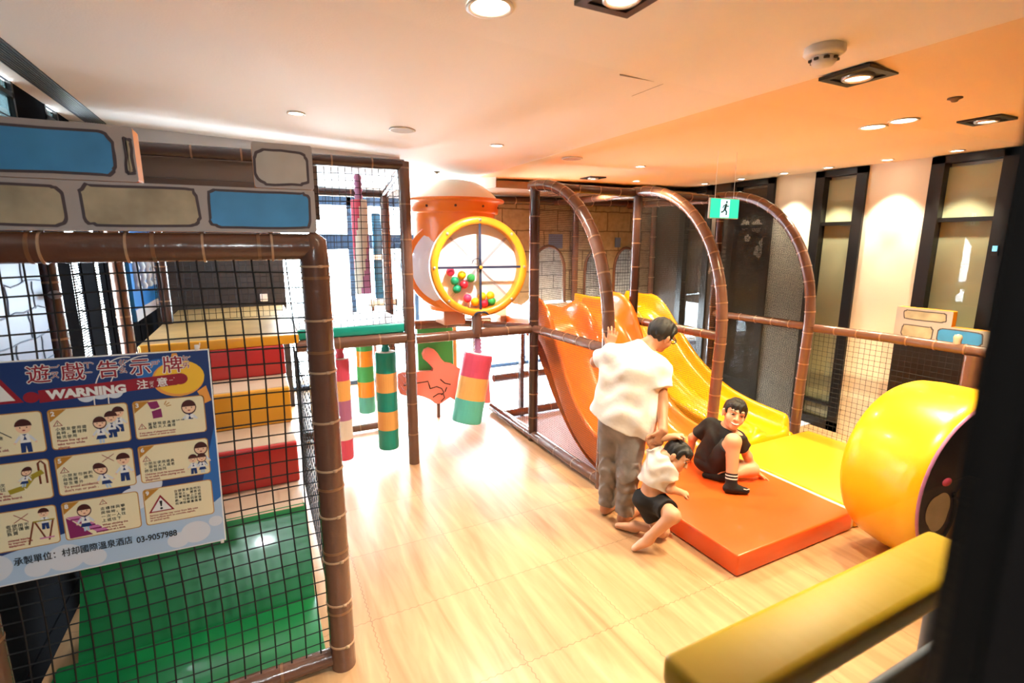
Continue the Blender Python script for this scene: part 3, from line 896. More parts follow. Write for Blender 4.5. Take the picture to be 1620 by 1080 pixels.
for k in range(9):
    n = k + 1
    (u0, u1, v0, v1) = PANELS[k]
    pn = MB()
    if u0 < -SW + .004: u0c = -SW + .004
    else: u0c = u0
    flat(pn, rr(u0c, u1, v0, v1), .0010, GD); flat(pn, rr(u0c + .003, u1 - .003, v0 + .003, v1 - .003, .01), .0013, CR)
    if n not in (1, 4, 7):
        flat(pn, [(u0 + .004, v1 - .004), (u0 + .052, v1 - .004), (u0 + .004, v1 - .046)], .0015, GD)
    po = pn.build('rule_panel', SM, sg)
    tx = MB()
    W = u1 - u0
    if n not in (1, 4, 7):
        nm = MB(); write(nm, str(n), u0 + .009, v1 - .024, .022, .0018, WH, .0008); nm.build('rule_number', SM, po)
    ca = MB()
    if n in (2, 5, 6, 8): caution(ca, u0 + (.024 if n != 8 else .118), v1 - (.062 if n != 8 else .030), .022 if n != 8 else .02)
    if n == 3: caution(ca, u0 + .022, v1 - .108, .022)
    if ca.v: ca.build('caution_mark', SM, po)
    pos = {2: (.016, -.078, .015, .0145), 5: (.016, -.078, .015, .0145), 6: (.014, -.076, .0145, .014), 3: (.040, -.096, .0145, .0132), 8: (.108, -.052, .0155, .0155), 9: (.098, -.030, .0132, .0130),
           1: (.158, -.088, .014, .015), 4: (.10, -.082, .015, .015), 7: (.08, -.062, .0145, .0135)}[n]
    for i, s in enumerate(ZH[n]):
        if n in (1, 4, 7):
            write(tx, s, u1 - {1: .150, 4: .152, 7: .138}[n], v1 + pos[1] - i * pos[3], pos[2], .0018, BK, 0, 'LEFT', 1.0, 1.15, .0002)
        else:
            write(tx, s, u0 + pos[0], v1 + pos[1] - i * pos[3], pos[2] * .86, .0018, BK, 0, 'LEFT', 1.0, {3: 1.35, 9: 1.22}.get(n, 1.22), .0002)
    pe = {2: (.016, -.119, .0115), 5: (.016, -.120, .0125), 6: (.014, -.117, .0098), 3: (.012, -.126, .0085), 8: (.108, -.114, .0098), 9: (.014, -.112, .0092), 1: (.1, -.118, .0115), 4: (.1, -.108, .0108), 7: (.1, -.112, .0095)}[n]
    tx.build('rule_lettering', SM, po); tx = MB()
    for i, s in enumerate(EN[n]):
        if n in (1, 4, 7):
            write(tx, s, u1 - {1: .150, 4: .150, 7: .138}[n], v1 + pe[1] - i * pe[2] * 1.05, pe[2], .0018, RD, .0004)
        else:
            write(tx, s, u0 + pe[0], v1 + pe[1] - i * pe[2] * 1.08, pe[2], .0018, RD, .0003)
    tx.build('rule_caption', SM, po)
    q = MB()
    if n == 1:
        child(q, u1 - .052, v0 + .005, .125); line(q, [(u1 - .13, v1 - .045), (u1 - .085, v1 - .085)], .003, .0022, BK)
        disc(q, u1 - .142, v1 - .042, .02, .03, .0016, RD); disc(q, u1 - .142, v1 - .042, .016, .025, .0018, WH)
    if n == 2:
        child(q, u1 - .03, v0 + .04, .10, 'boy', D=.0014); child(q, u1 - .052, v0 + .022, .105, 'boy', D=.0026); child(q, u1 - .085, v0 + .006, .105, 'girl', D=.0038)
    if n == 3:
        flat(q, [(u0 + .045, v1 - .008), (u0 + .075, v1 - .006), (u0 + .082, v1 - .03), (u0 + .066, v1 - .036), (u0 + .054, v1 - .034)], .0018, PU)
        flat(q, [(u0 + .056, v1 - .044), (u0 + .070, v1 - .040), (u0 + .085, v1 - .036), (u0 + .087, v1 - .07), (u0 + .058, v1 - .072)], .0018, PU)
        for a in (.2, .65, 1.1): line(q, [(u0 + .092 + .01 * math.cos(a), v1 - .032 + .01 * math.sin(a)), (u0 + .092 + .026 * math.cos(a), v1 - .032 + .026 * math.sin(a))], .003, .0018, GD)
        child(q, u1 - .052, v1 - .135, .128, 'girl')
        flat(q, [(u1 - .10, v1 - .145), (u1 - .008, v1 - .145), (u1 - .008, v1 - .090), (u1 - .10, v1 - .090)], .0027, CR)
    if n == 4:
        line(q, [(u1 - .03, v1 - .012), (u1 - .03, v1 - .09)], .006, .0016, BR); line(q, [(u1 - .012, v1 - .02), (u1 - .012, v1 - .09)], .006, .0016, BR)
        line(q, [(u1 - .03, v1 - .014), (u1 - .022, v1 - .006), (u1 - .012, v1 - .02)], .005, .0016, BR)
        line(q, [(u1 - .02, v1 - .045), (u1 - .05, v1 - .06), (u1 - .075, v1 - .095), (u1 - .115, v1 - .105)], .017, .0018, OL)
        child(q, u1 - .075, v1 - .092, .075, 'girl', lean=.25, D=.0022)
    if n == 5:
        child(q, u1 - .032, v0 + .022, .115, 'boy'); child(q, u1 - .082, v0 + .006, .105, 'girl', lean=-.25, D=.0024); cross(q, u1 - .075, v1 - .028, .018)
    if n == 6:
        child(q, u1 - .026, v0 + .02, .12, 'girl', D=.0014); child(q, u1 - .055, v0 + .008, .085, 'boy', D=.0026); child(q, u1 - .026, v0 + .008, .085, 'girl', D=.0028)
    if n == 7:
        child(q, u1 - .035, v0 + .06, .085, 'boy', D=.0014); cross(q, u1 - .095, v1 - .032, .02)
        line(q, [(u1 - .065, v1 - .052), (u1 - .085, v0 + .012)], .005, .0024, BR); line(q, [(u1 - .062, v1 - .052), (u1 - .04, v0 + .03)], .005, .0024, BR); line(q, [(u1 - .012, v1 - .052), (u1 - .03, v0 + .018)], .005, .0024, BR)
        line(q, [(u1 - .066, v1 - .053), (u1 - .008, v1 - .053)], .005, .0025, OL); line(q, [(u1 - .055, v0 + .028), (u1 - .015, v0 + .028)], .005, .0025, LI)
    if n == 8:
        for i in range(5):
            x = u0 + .010 + i * .017; y = v1 - .058 - i * .0155
            flat(q, [(x, y), (x + .034, y), (x + .044, y - .010), (x + .010, y - .010)], .0017 + i * .0001, LI)
            flat(q, [(x + .010, y - .010), (x + .044, y - .010), (x + .044, y - .0155), (x + .010, y - .0155)], .0017 + i * .0001, PU)
        flat(q, [(u0 + .008, v1 - .06), (u0 + .022, v1 - .072), (u0 + .078, v0 + .008), (u0 + .012, v0 + .006)], .0016, PU)
        child(q, u0 + .062, v0 + .026, .11, 'girl', D=.0026)
    if n == 9:
        flat(q, [(u0 + .012, v1 - .098), (u0 + .094, v1 - .098), (u0 + .053, v1 - .030)], .0017, RD)
        flat(q, [(u0 + .021, v1 - .0935), (u0 + .085, v1 - .0935), (u0 + .053, v1 - .041)], .0020, WH)
        flat(q, [(u0 + .048, v1 - .054), (u0 + .058, v1 - .054), (u0 + .055, v1 - .077), (u0 + .051, v1 - .077)], .0022, BK)
        disc(q, u0 + .053, v1 - .085, .0045, .0045, .0022, BK, 12)
    if q.v:
        q.build('rule_picture', SM, po)
ft = MB()
write(ft, '承製單位：村却國際溫泉酒店', -.640, -.722, .0325, .0018, BK, 0, wide=.80, thick=.0006)
write(ft, '03-9057988', -.291, -.728, .0335, .0018, BK, .0009, wide=.80)
ft.build('footer_lettering', SM, sg)
cl_ = MB(); cl_.rbox(-.045, -.030, 0, .004, -.004, .02, .002, 0, 1, Matrix.Translation(Vector(S(0, 0, .002))))
cl_.tube([S(-.03, .006, .002), S(-.03, .02, -.03)], .002, 6)
cl_.build('clip', M_WHITEPL, sg)
cl_ = MB(); cl_.rbox(-.02, -.008, 0, .004, -.01, .008, .002, 0, 1, Matrix.Translation(Vector(S(0, -SH, .002)))); cl_.build('clip', M_WHITEPL, sg)
# ---------------------------------------------------------------- hanging bags
def hanging_bag(label, top, bottom, r, bands, strap_m, hook, group='hanging padded bags', spiral=False):
    top = Vector(top); bottom = Vector(bottom)
    ax = (bottom - top).normalized()
    L = (bottom - top).length
    t = thing('hanging_bag', label, 'punch bag', tuple(top), group)
    q = Vector((0, 0, -1)).rotation_difference(ax).to_matrix().to_4x4()
    M_ = Matrix.Translation(top) @ q
    b = MB()
    n = 28
    prof = [(0.001, 0.0), (r * .6, .0), (r * .96, -.004), (r, -.014)]
    steps = len(bands) * 4
    for i in range(1, steps): prof.append((r * (1 + .012 * math.sin(i * 1.7)), -.014 - (L - .028) * i / steps))
    prof += [(r, -L + .014), (r * .96, -L + .004), (r * .6, -L), (.001, -L)]
    ms = list(bands)
    def mf(i, j):
        z = -(prof[i][1] + prof[i + 1][1]) / 2
        if i < 2: return len(ms)
        if spiral:
            return int((j / n * 4 + z / L * 1.4) % 4) % len(ms)
        return min(len(ms) - 1, int(z / L * len(ms)))
    b.lathe(prof, n, 0, M_, True, mfun=mf)
    body = b.build('bag_body', ms + [M_CREAMV], t)
    s = MB()
    P = [top + (Vector(hook) - top) * k / 8 for k in range(9)]
    s.tube(P, [.028 + .012 * (k % 2) + (.006 if k == 0 else 0) for k in range(9)], 12)
    s.build('strap', strap_m, t)
    return t
hanging_bag('green and peach banded hanging bag under the deck, nearest the tower post', (.985, 4.50, 1.045), (.975, 4.50, .125), .092, [M_TEAL, M_PEACH, M_TEAL, M_PEACH, M_TEAL], M_TEAL, (.985, 4.50, 1.235))
hanging_bag('rose and peach banded hanging bag just right of the near brown post', (.583, 4.45, 1.035), (.573, 4.45, .115), .076, [M_PINK, M_PEACH, M_MAUVE, M_CREAMV, M_PINK], M_PINK, (.585, 4.45, 1.235))
hanging_bag('leaf green and amber banded hanging bag farthest back under the deck', (.93, 5.22, 1.10), (.925, 5.22, .26), .085, [M_LGREEN, M_RIMORANGE, M_LGREEN, M_RIMORANGE, M_AQUA], M_LGREEN, (.93, 5.22, 1.235))
hanging_bag('fat swinging bag of rose, peach and aqua bands under the ball wheel', (1.815, 4.32, .98), (1.665, 4.28, .335), .142, [M_PINK, M_PEACH, M_AQUA], M_MAUVE, (1.815, 4.325, 1.12))
hanging_bag('twisted pink and cream roller hanging inside the upper level of the tower', (.915, 5.0, 2.40), (.915, 5.0, 1.52), .075, [M_MAUVE, M_CREAMV, M_PINK, M_CREAMV], M_MAUVE, (.915, 5.0, 2.62), 'upper level rollers', True)
sl = thing('vertical_pad', 'teal blue foam pad standing behind the twisted roller on the upper level', 'pad', (1.36, 6.4, 1.3))
b = MB(); b.rbox(1.31, 1.42, 6.38, 6.44, 1.32, 2.36, .02); b.build('pad_body', mat('deep_teal_vinyl', rgb(24, 92, 128), .4), sl)
b = MB(); b.rbox(1.305, 1.425, 6.375, 6.445, 1.80, 1.86, .01); b.build('strap', M_WHITEPL, sl)
b = MB(); b.rbox(1.2, 1.55, 6.25, 6.55, 1.24, 1.32, .01); b.build('foot', M_WHITEDECK, sl)
for x in (1.25, 1.47):
    b = MB(); b.box(x, x + .04, 6.38, 6.42, 0, 1.24); b.build('leg', M_TUBE, sl)

# ---------------------------------------------------------------- thumb panel
tp = thing('hand_panel', 'coral foam panel shaped like a hand with raised thumb under the deck', 'panel', (1.9, 5.42, 0))
def HX(px, py): return (1.36 + (px - 640) * .0077, .53 - (py - 600) * .0079 - (px - 640) * .0009)
hand = [(633, 594), (640, 591), (658, 591), (685, 590), (686, 586), (680, 579), (673, 573), (671, 566), (674, 559), (681, 556), (688, 558), (693, 563), (698, 571), (704, 577), (716, 579), (726, 585), (742, 590), (760, 592), (776, 594),
        (778, 640), (745, 642), (722, 637), (711, 630), (704, 634), (697, 639), (687, 639), (680, 633), (669, 628), (658, 625), (646, 627), (636, 624), (632, 612)]
hp = [HX(*p) for p in hand]
b = MB(); b.prism(hp, lambda u, v, d: (u, 5.40 + d, v), 0, .06, 0); b.build('hand_shape', M_CORAL, tp)
b = MB()
for st in ([(640, 611), (658, 608), (677, 605), (679, 612), (680, 616)], [(680, 616), (690, 613), (698, 616), (701, 622), (697, 626)], [(684, 629), (692, 624), (700, 624), (702, 630), (696, 636)], [(696, 602), (703, 608), (712, 610)], [(706, 614), (703, 621)]):
    b.tube([(HX(*p)[0], 5.398, HX(*p)[1]) for p in st], .006, 6, 0)
b.build('finger_lines', M_BLACKPL, tp)
b = MB(); b.rbox(1.56, 1.98, 5.465, 5.50, .50, 1.10, .008); b.build('backing_board', M_LGREEN, tp)
b = MB(); b.rbox(1.985, 2.03, 5.47, 5.50, .3, 1.10, .008); b.build('side_strip', M_PEACH, tp)
b = MB(); b.box(2.2, 2.24, 5.42, 5.46, 0, .45); b.build('leg', M_TUBE, tp)
b = MB(); b.box(1.75, 1.79, 5.42, 5.46, 0, .40); b.build('leg', M_TUBE, tp)

# ---------------------------------------------------------------- ball wheel
WC = Vector((1.835, 4.33, 1.785))
wh = thing('ball_spinner', 'round orange-rimmed clear wheel of coloured balls facing the room', 'play wheel', (1.835, 4.33, 1.34))
MW = Matrix.Translation(WC) @ Matrix.Rotation(math.radians(-8), 4, 'Z') @ Matrix.Rotation(PI / 2, 4, 'X')   # local +z looks to -Y
MW2 = MW
b = MB()
b.lathe([(.385, .05), (.39, .062), (.41, .068), (.44, .064), (.452, .05), (.455, .0), (.452, -.06), (.44, -.07), (.40, -.07), (.385, -.06), (.382, 0), (.385, .05)], 56, 0, MW)
b.build('rim', M_RIMORANGE, wh)
b = MB(); b.lathe([(.001, .050), (.386, .050)], 48, 0, MW); b.build('front_pane', M_ACRYLIC, wh)
b = MB(); b.lathe([(.001, -.055), (.386, -.055)], 48, 0, MW); b.build('rear_pane', mat('white_translucent_plastic', rgb(252, 250, 248), .35), wh)
for k in range(8):
    a = PI / 8 + k * PI / 4 + (0.39 if False else PI / 8)
    b = MB(); c, s = math.cos(a), math.sin(a)
    bolt_at = MW @ Vector((.42 * c, .42 * s, .072))
    b.ball(bolt_at, (.0135, .009, .0135), 0, 12, 8)
    b.build('bolt', M_BOLT, wh)
for a in (PI / 2, 0, -PI / 2, PI):
    b = MB(); c, s = math.cos(a), math.sin(a); u = Vector((c, s, 0)); w = Vector((-s, c, 0))
    pts = [MW @ (u * r + w * o + Vector((0, 0, z))) for z in (.054, .058) for r in (.02, .41) for o in (-.011, .011)]
    b.add(pts, [(0, 1, 3, 2), (4, 6, 7, 5), (0, 4, 5, 1), (2, 3, 7, 6), (0, 2, 6, 4), (1, 5, 7, 3)])
    b.build('webbing', M_BELT, wh)
for a in (PI / 4, 3 * PI / 4, -PI / 4, -3 * PI / 4):
    b = MB(); c, s = math.cos(a), math.sin(a); u = Vector((c, s, 0)); w = Vector((-s, c, 0))
    pts = [MW @ (u * r + w * o + Vector((0, 0, z))) for z in (.045, -.05) for r in (.03, .37) for o in (-.003, .003)]
    b.add(pts, [(0, 1, 3, 2), (4, 6, 7, 5), (0, 4, 5, 1), (2, 3, 7, 6), (0, 2, 6, 4), (1, 5, 7, 3)])
    b.build('blade', M_BLADE, wh)
b = MB(); b.tube([MW @ Vector((0, 0, .045)), MW @ Vector((0, 0, .075))], .022, 12); b.ball(MW @ Vector((0, 0, .075)), .018, 1, 10, 6)
b.tube([MW @ Vector((-.03 - .05 * math.cos(a), .03 + .05 * math.sin(a), .07)) for a in [k * .35 for k in range(8)]], .004, 6, 0)
b.build('hub', [M_BELT, M_RIMORANGE], wh)
b = MB()
for (x0, y0, x1, y1) in ((0, -.41, -.07, -.435), (0, -.41, .07, -.435)):
    b.tube([MW @ Vector((x0 + (x1 - x0) * k / 4, y0 + (y1 - y0) * k / 4 + .012 * math.sin(k / 4 * PI), .078)) for k in range(5)], [.006, .009, .01, .009, .003], 8)
b.build('knot', M_BELT, wh)
cols = {'p': (M_PINK, 'pink'), 'y': (M_YELLOW, 'yellow'), 'g': (M_LGREEN, 'green'), 't': (M_TEAL, 'dark green'), 'r': (M_RED, 'red')}
balls = [(714, 426, 'p', 'pink play ball at far left inside the ball wheel'), (731, 431, 'y', 'yellow play ball at the top of the left cluster in the ball wheel'), (745, 436, 'g', 'green play ball at the right end of the left cluster in the ball wheel'),
         (720, 440, 't', 'dark green play ball below the leftmost pink ball in the wheel'), (734, 446, 'r', 'red play ball in the middle of the left cluster in the wheel'), (723, 453, 't', 'dark green play ball lowest in the left cluster of the wheel'),
         (739, 468, 'p', 'pink play ball at the left end of the bottom row in the wheel'), (751, 474, 'y', 'yellow play ball beside the bottom pink ball in the wheel'), (762, 466, 'y', 'yellow play ball on top in the middle of the bottom row in the wheel'),
         (775, 465, 'y', 'yellow play ball highest at the right of the bottom row in the wheel'), (765, 477, 'r', 'red play ball lowest in the bottom row of the wheel'), (777, 474, 'g', 'green play ball at the right end of the bottom row in the wheel')]
mats_ball = {'p': mat('ball_pink', rgb(238, 66, 110), .35), 'y': mat('ball_yellow', rgb(250, 198, 20), .35), 'g': mat('ball_green', rgb(60, 176, 84), .35), 't': mat('ball_dark_green', rgb(16, 158, 110), .35), 'r': mat('ball_red', rgb(226, 44, 66), .35)}
for (px, py, c, lb) in balls:
    p = MW @ Vector(((px - 757) * .00612, -(py - 421) * .0058 - .012, -.002))
    b = MB(); b.ball(p, .039, 0, 20, 12)
    tag(b.build('play_ball', mats_ball[c]), lb, 'ball', 'balls inside the ball wheel')

# ---------------------------------------------------------------- orange drum
dr = thing('ball_drum', 'big orange moulded drum with ivory dome and pearly round window behind the wheel', 'play drum', (1.93, 5.22, 1.13))
DC = (1.93, 5.22)
MD = Matrix.Translation((DC[0], DC[1], 0))
b = MB(); b.lathe([(.30, 1.30), (.36, 1.40), (.40, 1.62), (.42, 1.95), (.43, 2.20), (.44, 2.30), (.455, 2.315)], 48, 0, MD); b.build('drum_body', M_ORANGEPL, dr)
b = MB(); b.lathe([(.44, 2.30), (.47, 2.30), (.475, 2.32), (.475, 2.40), (.50, 2.41), (.535, 2.415), (.54, 2.43), (.53, 2.442), (.47, 2.445), (.40, 2.445)], 48, 0, MD); b.build('collar', M_ORANGEPL, dr)
for k in range(10):
    a = -PI / 2 + (k - 4.5) * .62
    q = MB(); q.ball((DC[0] + .478 * math.cos(a), DC[1] + .478 * math.sin(a), 2.36), .013, 0, 10, 6); q.build('bolt', mat('dark_bolt', rgb(90, 40, 16), .5), dr)
b = MB(); b.lathe([(.46, 2.445), (.45, 2.47), (.40, 2.52), (.33, 2.575), (.24, 2.62), (.12, 2.645), (.001, 2.65)], 40, 0, MD); b.build('dome', M_IVORY, dr)
TD = Vector((-.30, -.954, 0)).normalized()
MT = Matrix.Translation((1.80, 4.98, 1.775)) @ TD.to_track_quat('Z', 'Y').to_matrix().to_4x4()
b = MB(); b.lathe([(.41, -.35), (.42, -.05), (.455, -.04), (.46, .0), (.45, .02), (.40, .02)], 48, 0, MT); b.build('window_ring', M_ORANGEPL, dr)
b = MB(); b.lathe([(.41, .01), (.36, .06), (.27, .10), (.14, .125), (.001, .13)], 40, 0, MT); b.build('round_window', M_PEARL, dr)
b = MB(); b.rbox(1.72, 1.96, 5.0, 5.3, 1.15, 1.32, .015); b.build('base_box', mat('tan_box_vinyl', rgb(196, 138, 104), .4), dr)

# ---------------------------------------------------------------- slides
BED_O = [(5.15, 1.2), (4.8, 1.2), (4.5, 1.185), (4.33, 1.10), (4.18, .95), (4.05, .76), (3.92, .58), (3.78, .42), (3.62, .30), (3.44, .22), (3.26, .185), (3.12, .175), (3.06, .175)]
BED_Y = [(5.6, 1.2), (5.3, 1.19), (5.05, 1.15), (4.9, 1.06), (4.73, .93), (4.5, .71), (4.28, .53), (4.03, .38), (3.8, .28), (3.5, .215), (3.25, .19), (3.1, .18), (3.04, .18)]
def smooth_path(P, n):
    out = []
    for i in range(len(P) - 1):
        p0 = P[max(i - 1, 0)]; p1 = P[i]; p2 = P[i + 1]; p3 = P[min(i + 2, len(P) - 1)]
        for k in range(n):
            t = k / n
            out.append(tuple(.5 * ((2 * p1[d]) + (-p0[d] + p2[d]) * t + (2 * p0[d] - 5 * p1[d] + 4 * p2[d] - p3[d]) * t * t + (-p0[d] + 3 * p1[d] - 3 * p2[d] + p3[d]) * t ** 3) for d in range(2)))
    out.append(P[-1])
    return out
def slide(name, label, x0, x1, m, BED, hc, hw_, hh):
    dy = 0.0
    t = thing(name, label, 'slide', ((x0 + x1) / 2, 3.9, 0))
    path = smooth_path(BED, 3)
    n = len(path)
    w = x1 - x0; xm = (x0 + x1) / 2
    rows = []; under = []
    for i, (y, z) in enumerate(path):
        s = i / (n - 1)
        hood = hh * math.exp(-(abs(y - hc) / hw_) ** 4)
        wall = .15 + hood
        div = .09 + hood * .92
        if s > .90:
            k = (s - .90) / .10
            wall = -.02 + (wall + .02) * math.sqrt(max(0, 1 - k * k)); div *= 1 - .6 * k * k
        yb = y + dy
        ty = path[min(i + 1, n - 1)]; t0 = path[max(i - 1, 0)]
        dyv, dzv = ty[0] - t0[0], ty[1] - t0[1]; l = math.hypot(dyv, dzv)
        ny, nz = (dzv / l, -dyv / l)
        if nz < 0: ny, nz = -ny, -nz
        def pt(x, h):
            kk = min(h, .14)
            return (x, yb + ny * kk * .8, z + nz * kk + max(0, h - .14))
        R = []
        hw = .055
        prof = [(x0 - .012, -.10), (x0 - .012, wall - .03), (x0 - .004, wall - .006), (x0 + .016, wall), (x0 + .036, wall - .008), (x0 + .05, wall - .05), (x0 + .075, .045), (x0 + .12, .008), (x0 + .2, 0)]
        prof += [(xm - .16, 0), (xm - .10, .012), (xm - .06, div * .55), (xm - .03, div * .93), (xm, div)]
        full = prof + [(2 * xm - a, h) for a, h in prof[-2::-1]]
        rows.append([pt(a, h) for a, h in full])
    b = MB(); b.grid(rows, 0, True)
    # rounded lip at the end and closing underside
    end = rows[-1]
    y_e, z_e = path[-1]
    lip = []
    for (fy, fz) in ((-.03, -.004), (-.05, -.03), (-.05, -.12)):
        lip.append([(p[0], p[1] + fy, (z_e + (p[2] - z_e) * (1 if fz > -.02 else .7) + fz) if p[2] > z_e - .05 else max(.012, p[2] + fz)) for p in end])
    b.grid([end] + lip, 0, True)
    bot = [[(p[0], p[1], max(.014, min(p[2], path[i][1] - .02) - .04 - .16 * math.exp(-((path[i][0] - hc + .25) / .3) ** 2))) for p in (rows[i][0], rows[i][-1])] for i in range(n)]
    b.grid(bot, 0, True)
    b.build('slide_bed', m, t)
    for x in (x0 + .1, x1 - .14):
        for (ya_, zt_) in ((3.40, .12), (5.0, 1.05)):
            st = MB(); st.box(x, x + .04, ya_, ya_ + .06, .013, zt_); st.build('support', M_TUBEDARK, t)
    return t
slide('orange_slide', 'wide orange double slide descending to the orange mat, beside the brown arch', 2.53, 3.60, M_ORANGESLIDE, BED_O, 4.46, .24, .13)
slide('yellow_slide', 'wide yellow double slide descending to the yellow mat, nearest the windows', 3.75, 4.63, M_YELLOWSLIDE, BED_Y, 5.0, .2, .04)
dk = thing('slide_deck', 'raised deck behind the tops of the slides, in front of the stone mural', 'deck', (3.6, 5.6, 1.1))
b = MB(); b.rbox(2.45, 4.95, 5.16, 6.02, 1.10, 1.185, .015); b.build('deck_pad', M_BEIGE, dk)
padded('deck_beam', [(2.45, 5.12, 1.06), (4.95, 5.12, 1.06)], .045, dk)
for x in (2.48, 3.68, 4.92): padded('deck_leg', [(x, 5.98, .013), (x, 5.98, 1.1)], .045, dk)
padded('deck_beam', [(2.42, 5.3, .42), (4.9, 5.3, .42)], .045, dk)
padded('deck_beam', [(2.42, 5.0, .07), (4.9, 5.0, .07)], .045, dk)

# ---------------------------------------------------------------- mats
b = MB(); b.rbox(2.455, 3.62, 1.84, 2.98, .004, .145, .014); om = thing('crash_mat', 'thick orange crash mat at the foot of the orange slide', 'mat', (3.04, 2.4, 0)); b.build('mat_body', M_ORANGEMAT, om)
b = MB(); b.tube([(2.462, 1.846, .132), (3.613, 1.846, .132)], .003, 6); b.tube([(2.461, 1.85, .132), (2.461, 2.97, .132)], .003, 6); b.build('seam', mat('orange_piping', rgb(212, 80, 34), .4), om)
b = MB(); b.rbox(3.665, 4.84, 1.84, 2.98, .004, .15, .016); ym = thing('crash_mat', 'yellow crash mat at the foot of the yellow slide', 'mat', (4.2, 2.4, 0)); b.build('mat_body', M_YELLOWMAT, ym)
b = MB(); b.rbox(3.624, 3.662, 1.85, 2.98, .004, .138, .01); b.build('joining_strip', M_CREAMV, ym)

# ---------------------------------------------------------------- round bolster with printed end
bo = thing('round_bolster', 'big round yellow padded bolster with dark printed end, right of the mats', 'bolster', (3.76, 1.47, 0))
MB_ = Matrix.Translation((3.76, 1.47, .572)) @ Matrix.Rotation(math.radians(-9), 4, 'Z') @ Matrix.Rotation(PI / 2, 4, 'X')
b = MB()
b.lathe([(.48, -.24), (.53, -.225), (.55, -.19), (.562, -.1), (.566, .05), (.560, .2), (.552, .262), (.54, .272), (.52, .274)], 64, 0, MB_)
b.lathe([(.001, -.24), (.48, -.24)], 48, 0, MB_)
b.build('bolster_body', M_YELLOW, bo)
b = MB(); b.lathe([(.553, .258), (.557, .266), (.548, .274)], 64, 0, MB_); b.build('piping', M_MAUVE, bo)
NAVY = mat('dark_navy_print', rgb(36, 44, 78), .5, bump=.1, bscale=10)
b = MB(); b.lathe([(.001, .275), (.548, .275)], 64, 0, MB_); b.build('printed_end', NAVY, bo)
b = MB()
bf = lambda poly, d, m: b.add([MB_ @ Vector((u, v, d)) for u, v in poly], [tuple(range(len(poly)))], m)
lobed = []
for k in range(40):
    a = 2 * PI * k / 40
    r = .085 + .014 * abs(math.sin(a * 1.5 + .4))
    lobed.append((-.40 + r * math.cos(a), -.06 + r * 1.25 * math.sin(a)))
bf(lobed, .278, 0)
bf([(-.33 + .0, -.30), (-.25, -.12), (-.28, .02), (-.20, .12), (0, .16), (.2, .1), (.25, -.2), (0, -.36)], .277, 1)
for st in ([(-.29, .04), (-.262, -.06), (-.275, -.15), (-.33, -.25), (-.40, -.33)], [(-.40, -.26), (-.25, -.285), (-.10, -.27)], [(-.30, .02), (-.22, -.02), (-.15, .0)]):
    b.tube([MB_ @ Vector((u, v, .279)) for u, v in st], .009, 6, 2)
b.ball(MB_ @ Vector((-.36, .115, .27)), (.042, .02, .026), 3, 14, 8)
b.build('end_picture', [M_STONEGREY, mat('brown_gold_print', rgb(150, 108, 36), .5), M_BLACKPL, M_PINK], bo)

# ---------------------------------------------------------------- slide barriers with arches
def barrier(name, label, x, y0, rail_end, nets, arch_m, zt=2.53, ya=4.33, yb=3.13, zr=1.18):
    t = thing(name, label, 'barrier', (x, ya, 0))
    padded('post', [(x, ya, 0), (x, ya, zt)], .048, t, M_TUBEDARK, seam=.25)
    padded('post', [(x, yb + .03, 0), (x, yb + .02, .6), (x, yb, zr)], .05, t, arch_m, seam=.16)
    arch = []
    for k in range(19):
        a = PI / 2 * k / 18
        c, s = math.cos(a), math.sin(a)
        arch.append((x, yb + (ya - yb) * (1 - c ** .9 if c > 0 else 1), zr + (zt - zr) * s ** .92 if s > 0 else zr))
    arch.append((x, ya + .06, zt))
    padded('arch', arch, .05, t, arch_m, seam=.15)
    padded('rail', [(x, ya, zr - .01), (x, yb, zr)], .042, t, arch_m, seam=.2)
    padded('bottom_rail', [(x, y0, .055), (x, yb + .03, .055)], .05, t, seam=.3)
    def ins(u, v):
        if v < zr: return True
        k = min(1, max(0, (v - zr) / (zt - zr)))
        c = (1 - min(1, k ** (1 / .92)) ** 2) ** .5
        return u > yb + (ya - yb) * (1 - c ** .9)
    for (cell, r) in nets:
        net(t, lambda u, v: (x, u, v), yb + .02, ya - .03, .1, zt - .03, cell, r, ins)
    return t
b1_ = barrier('slide_barrier', 'brown arched barrier with fine net left of the orange slide, held by the adult', 2.42, 5.35, 0, [(.019, .0012)], M_TUBE)
net(b1_, lambda u, v: (2.42, u, v), 4.38, 5.3, .1, 1.1, .045, .0013)
barrier('slide_barrier', 'brown arched barrier with fine net between the orange and yellow slides', 3.665, 4.4, 0, [(.019, .0012)], M_TUBE)
b3_ = barrier('slide_barrier', 'brown arched barrier with dense dark net between the yellow slide and windows', 4.90, 4.4, 0, [(.0112, .0034)], M_TUBE)
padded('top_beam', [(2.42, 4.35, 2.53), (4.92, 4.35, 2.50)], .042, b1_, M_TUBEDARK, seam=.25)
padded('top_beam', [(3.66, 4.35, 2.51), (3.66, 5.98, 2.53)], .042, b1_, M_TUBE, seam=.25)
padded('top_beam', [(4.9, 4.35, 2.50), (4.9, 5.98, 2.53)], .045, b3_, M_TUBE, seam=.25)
padded('cross_rail', [(2.46, 3.13, 1.19), (2.55, 3.13, 1.19)], .03, b1_, M_TUBE, seam=0)
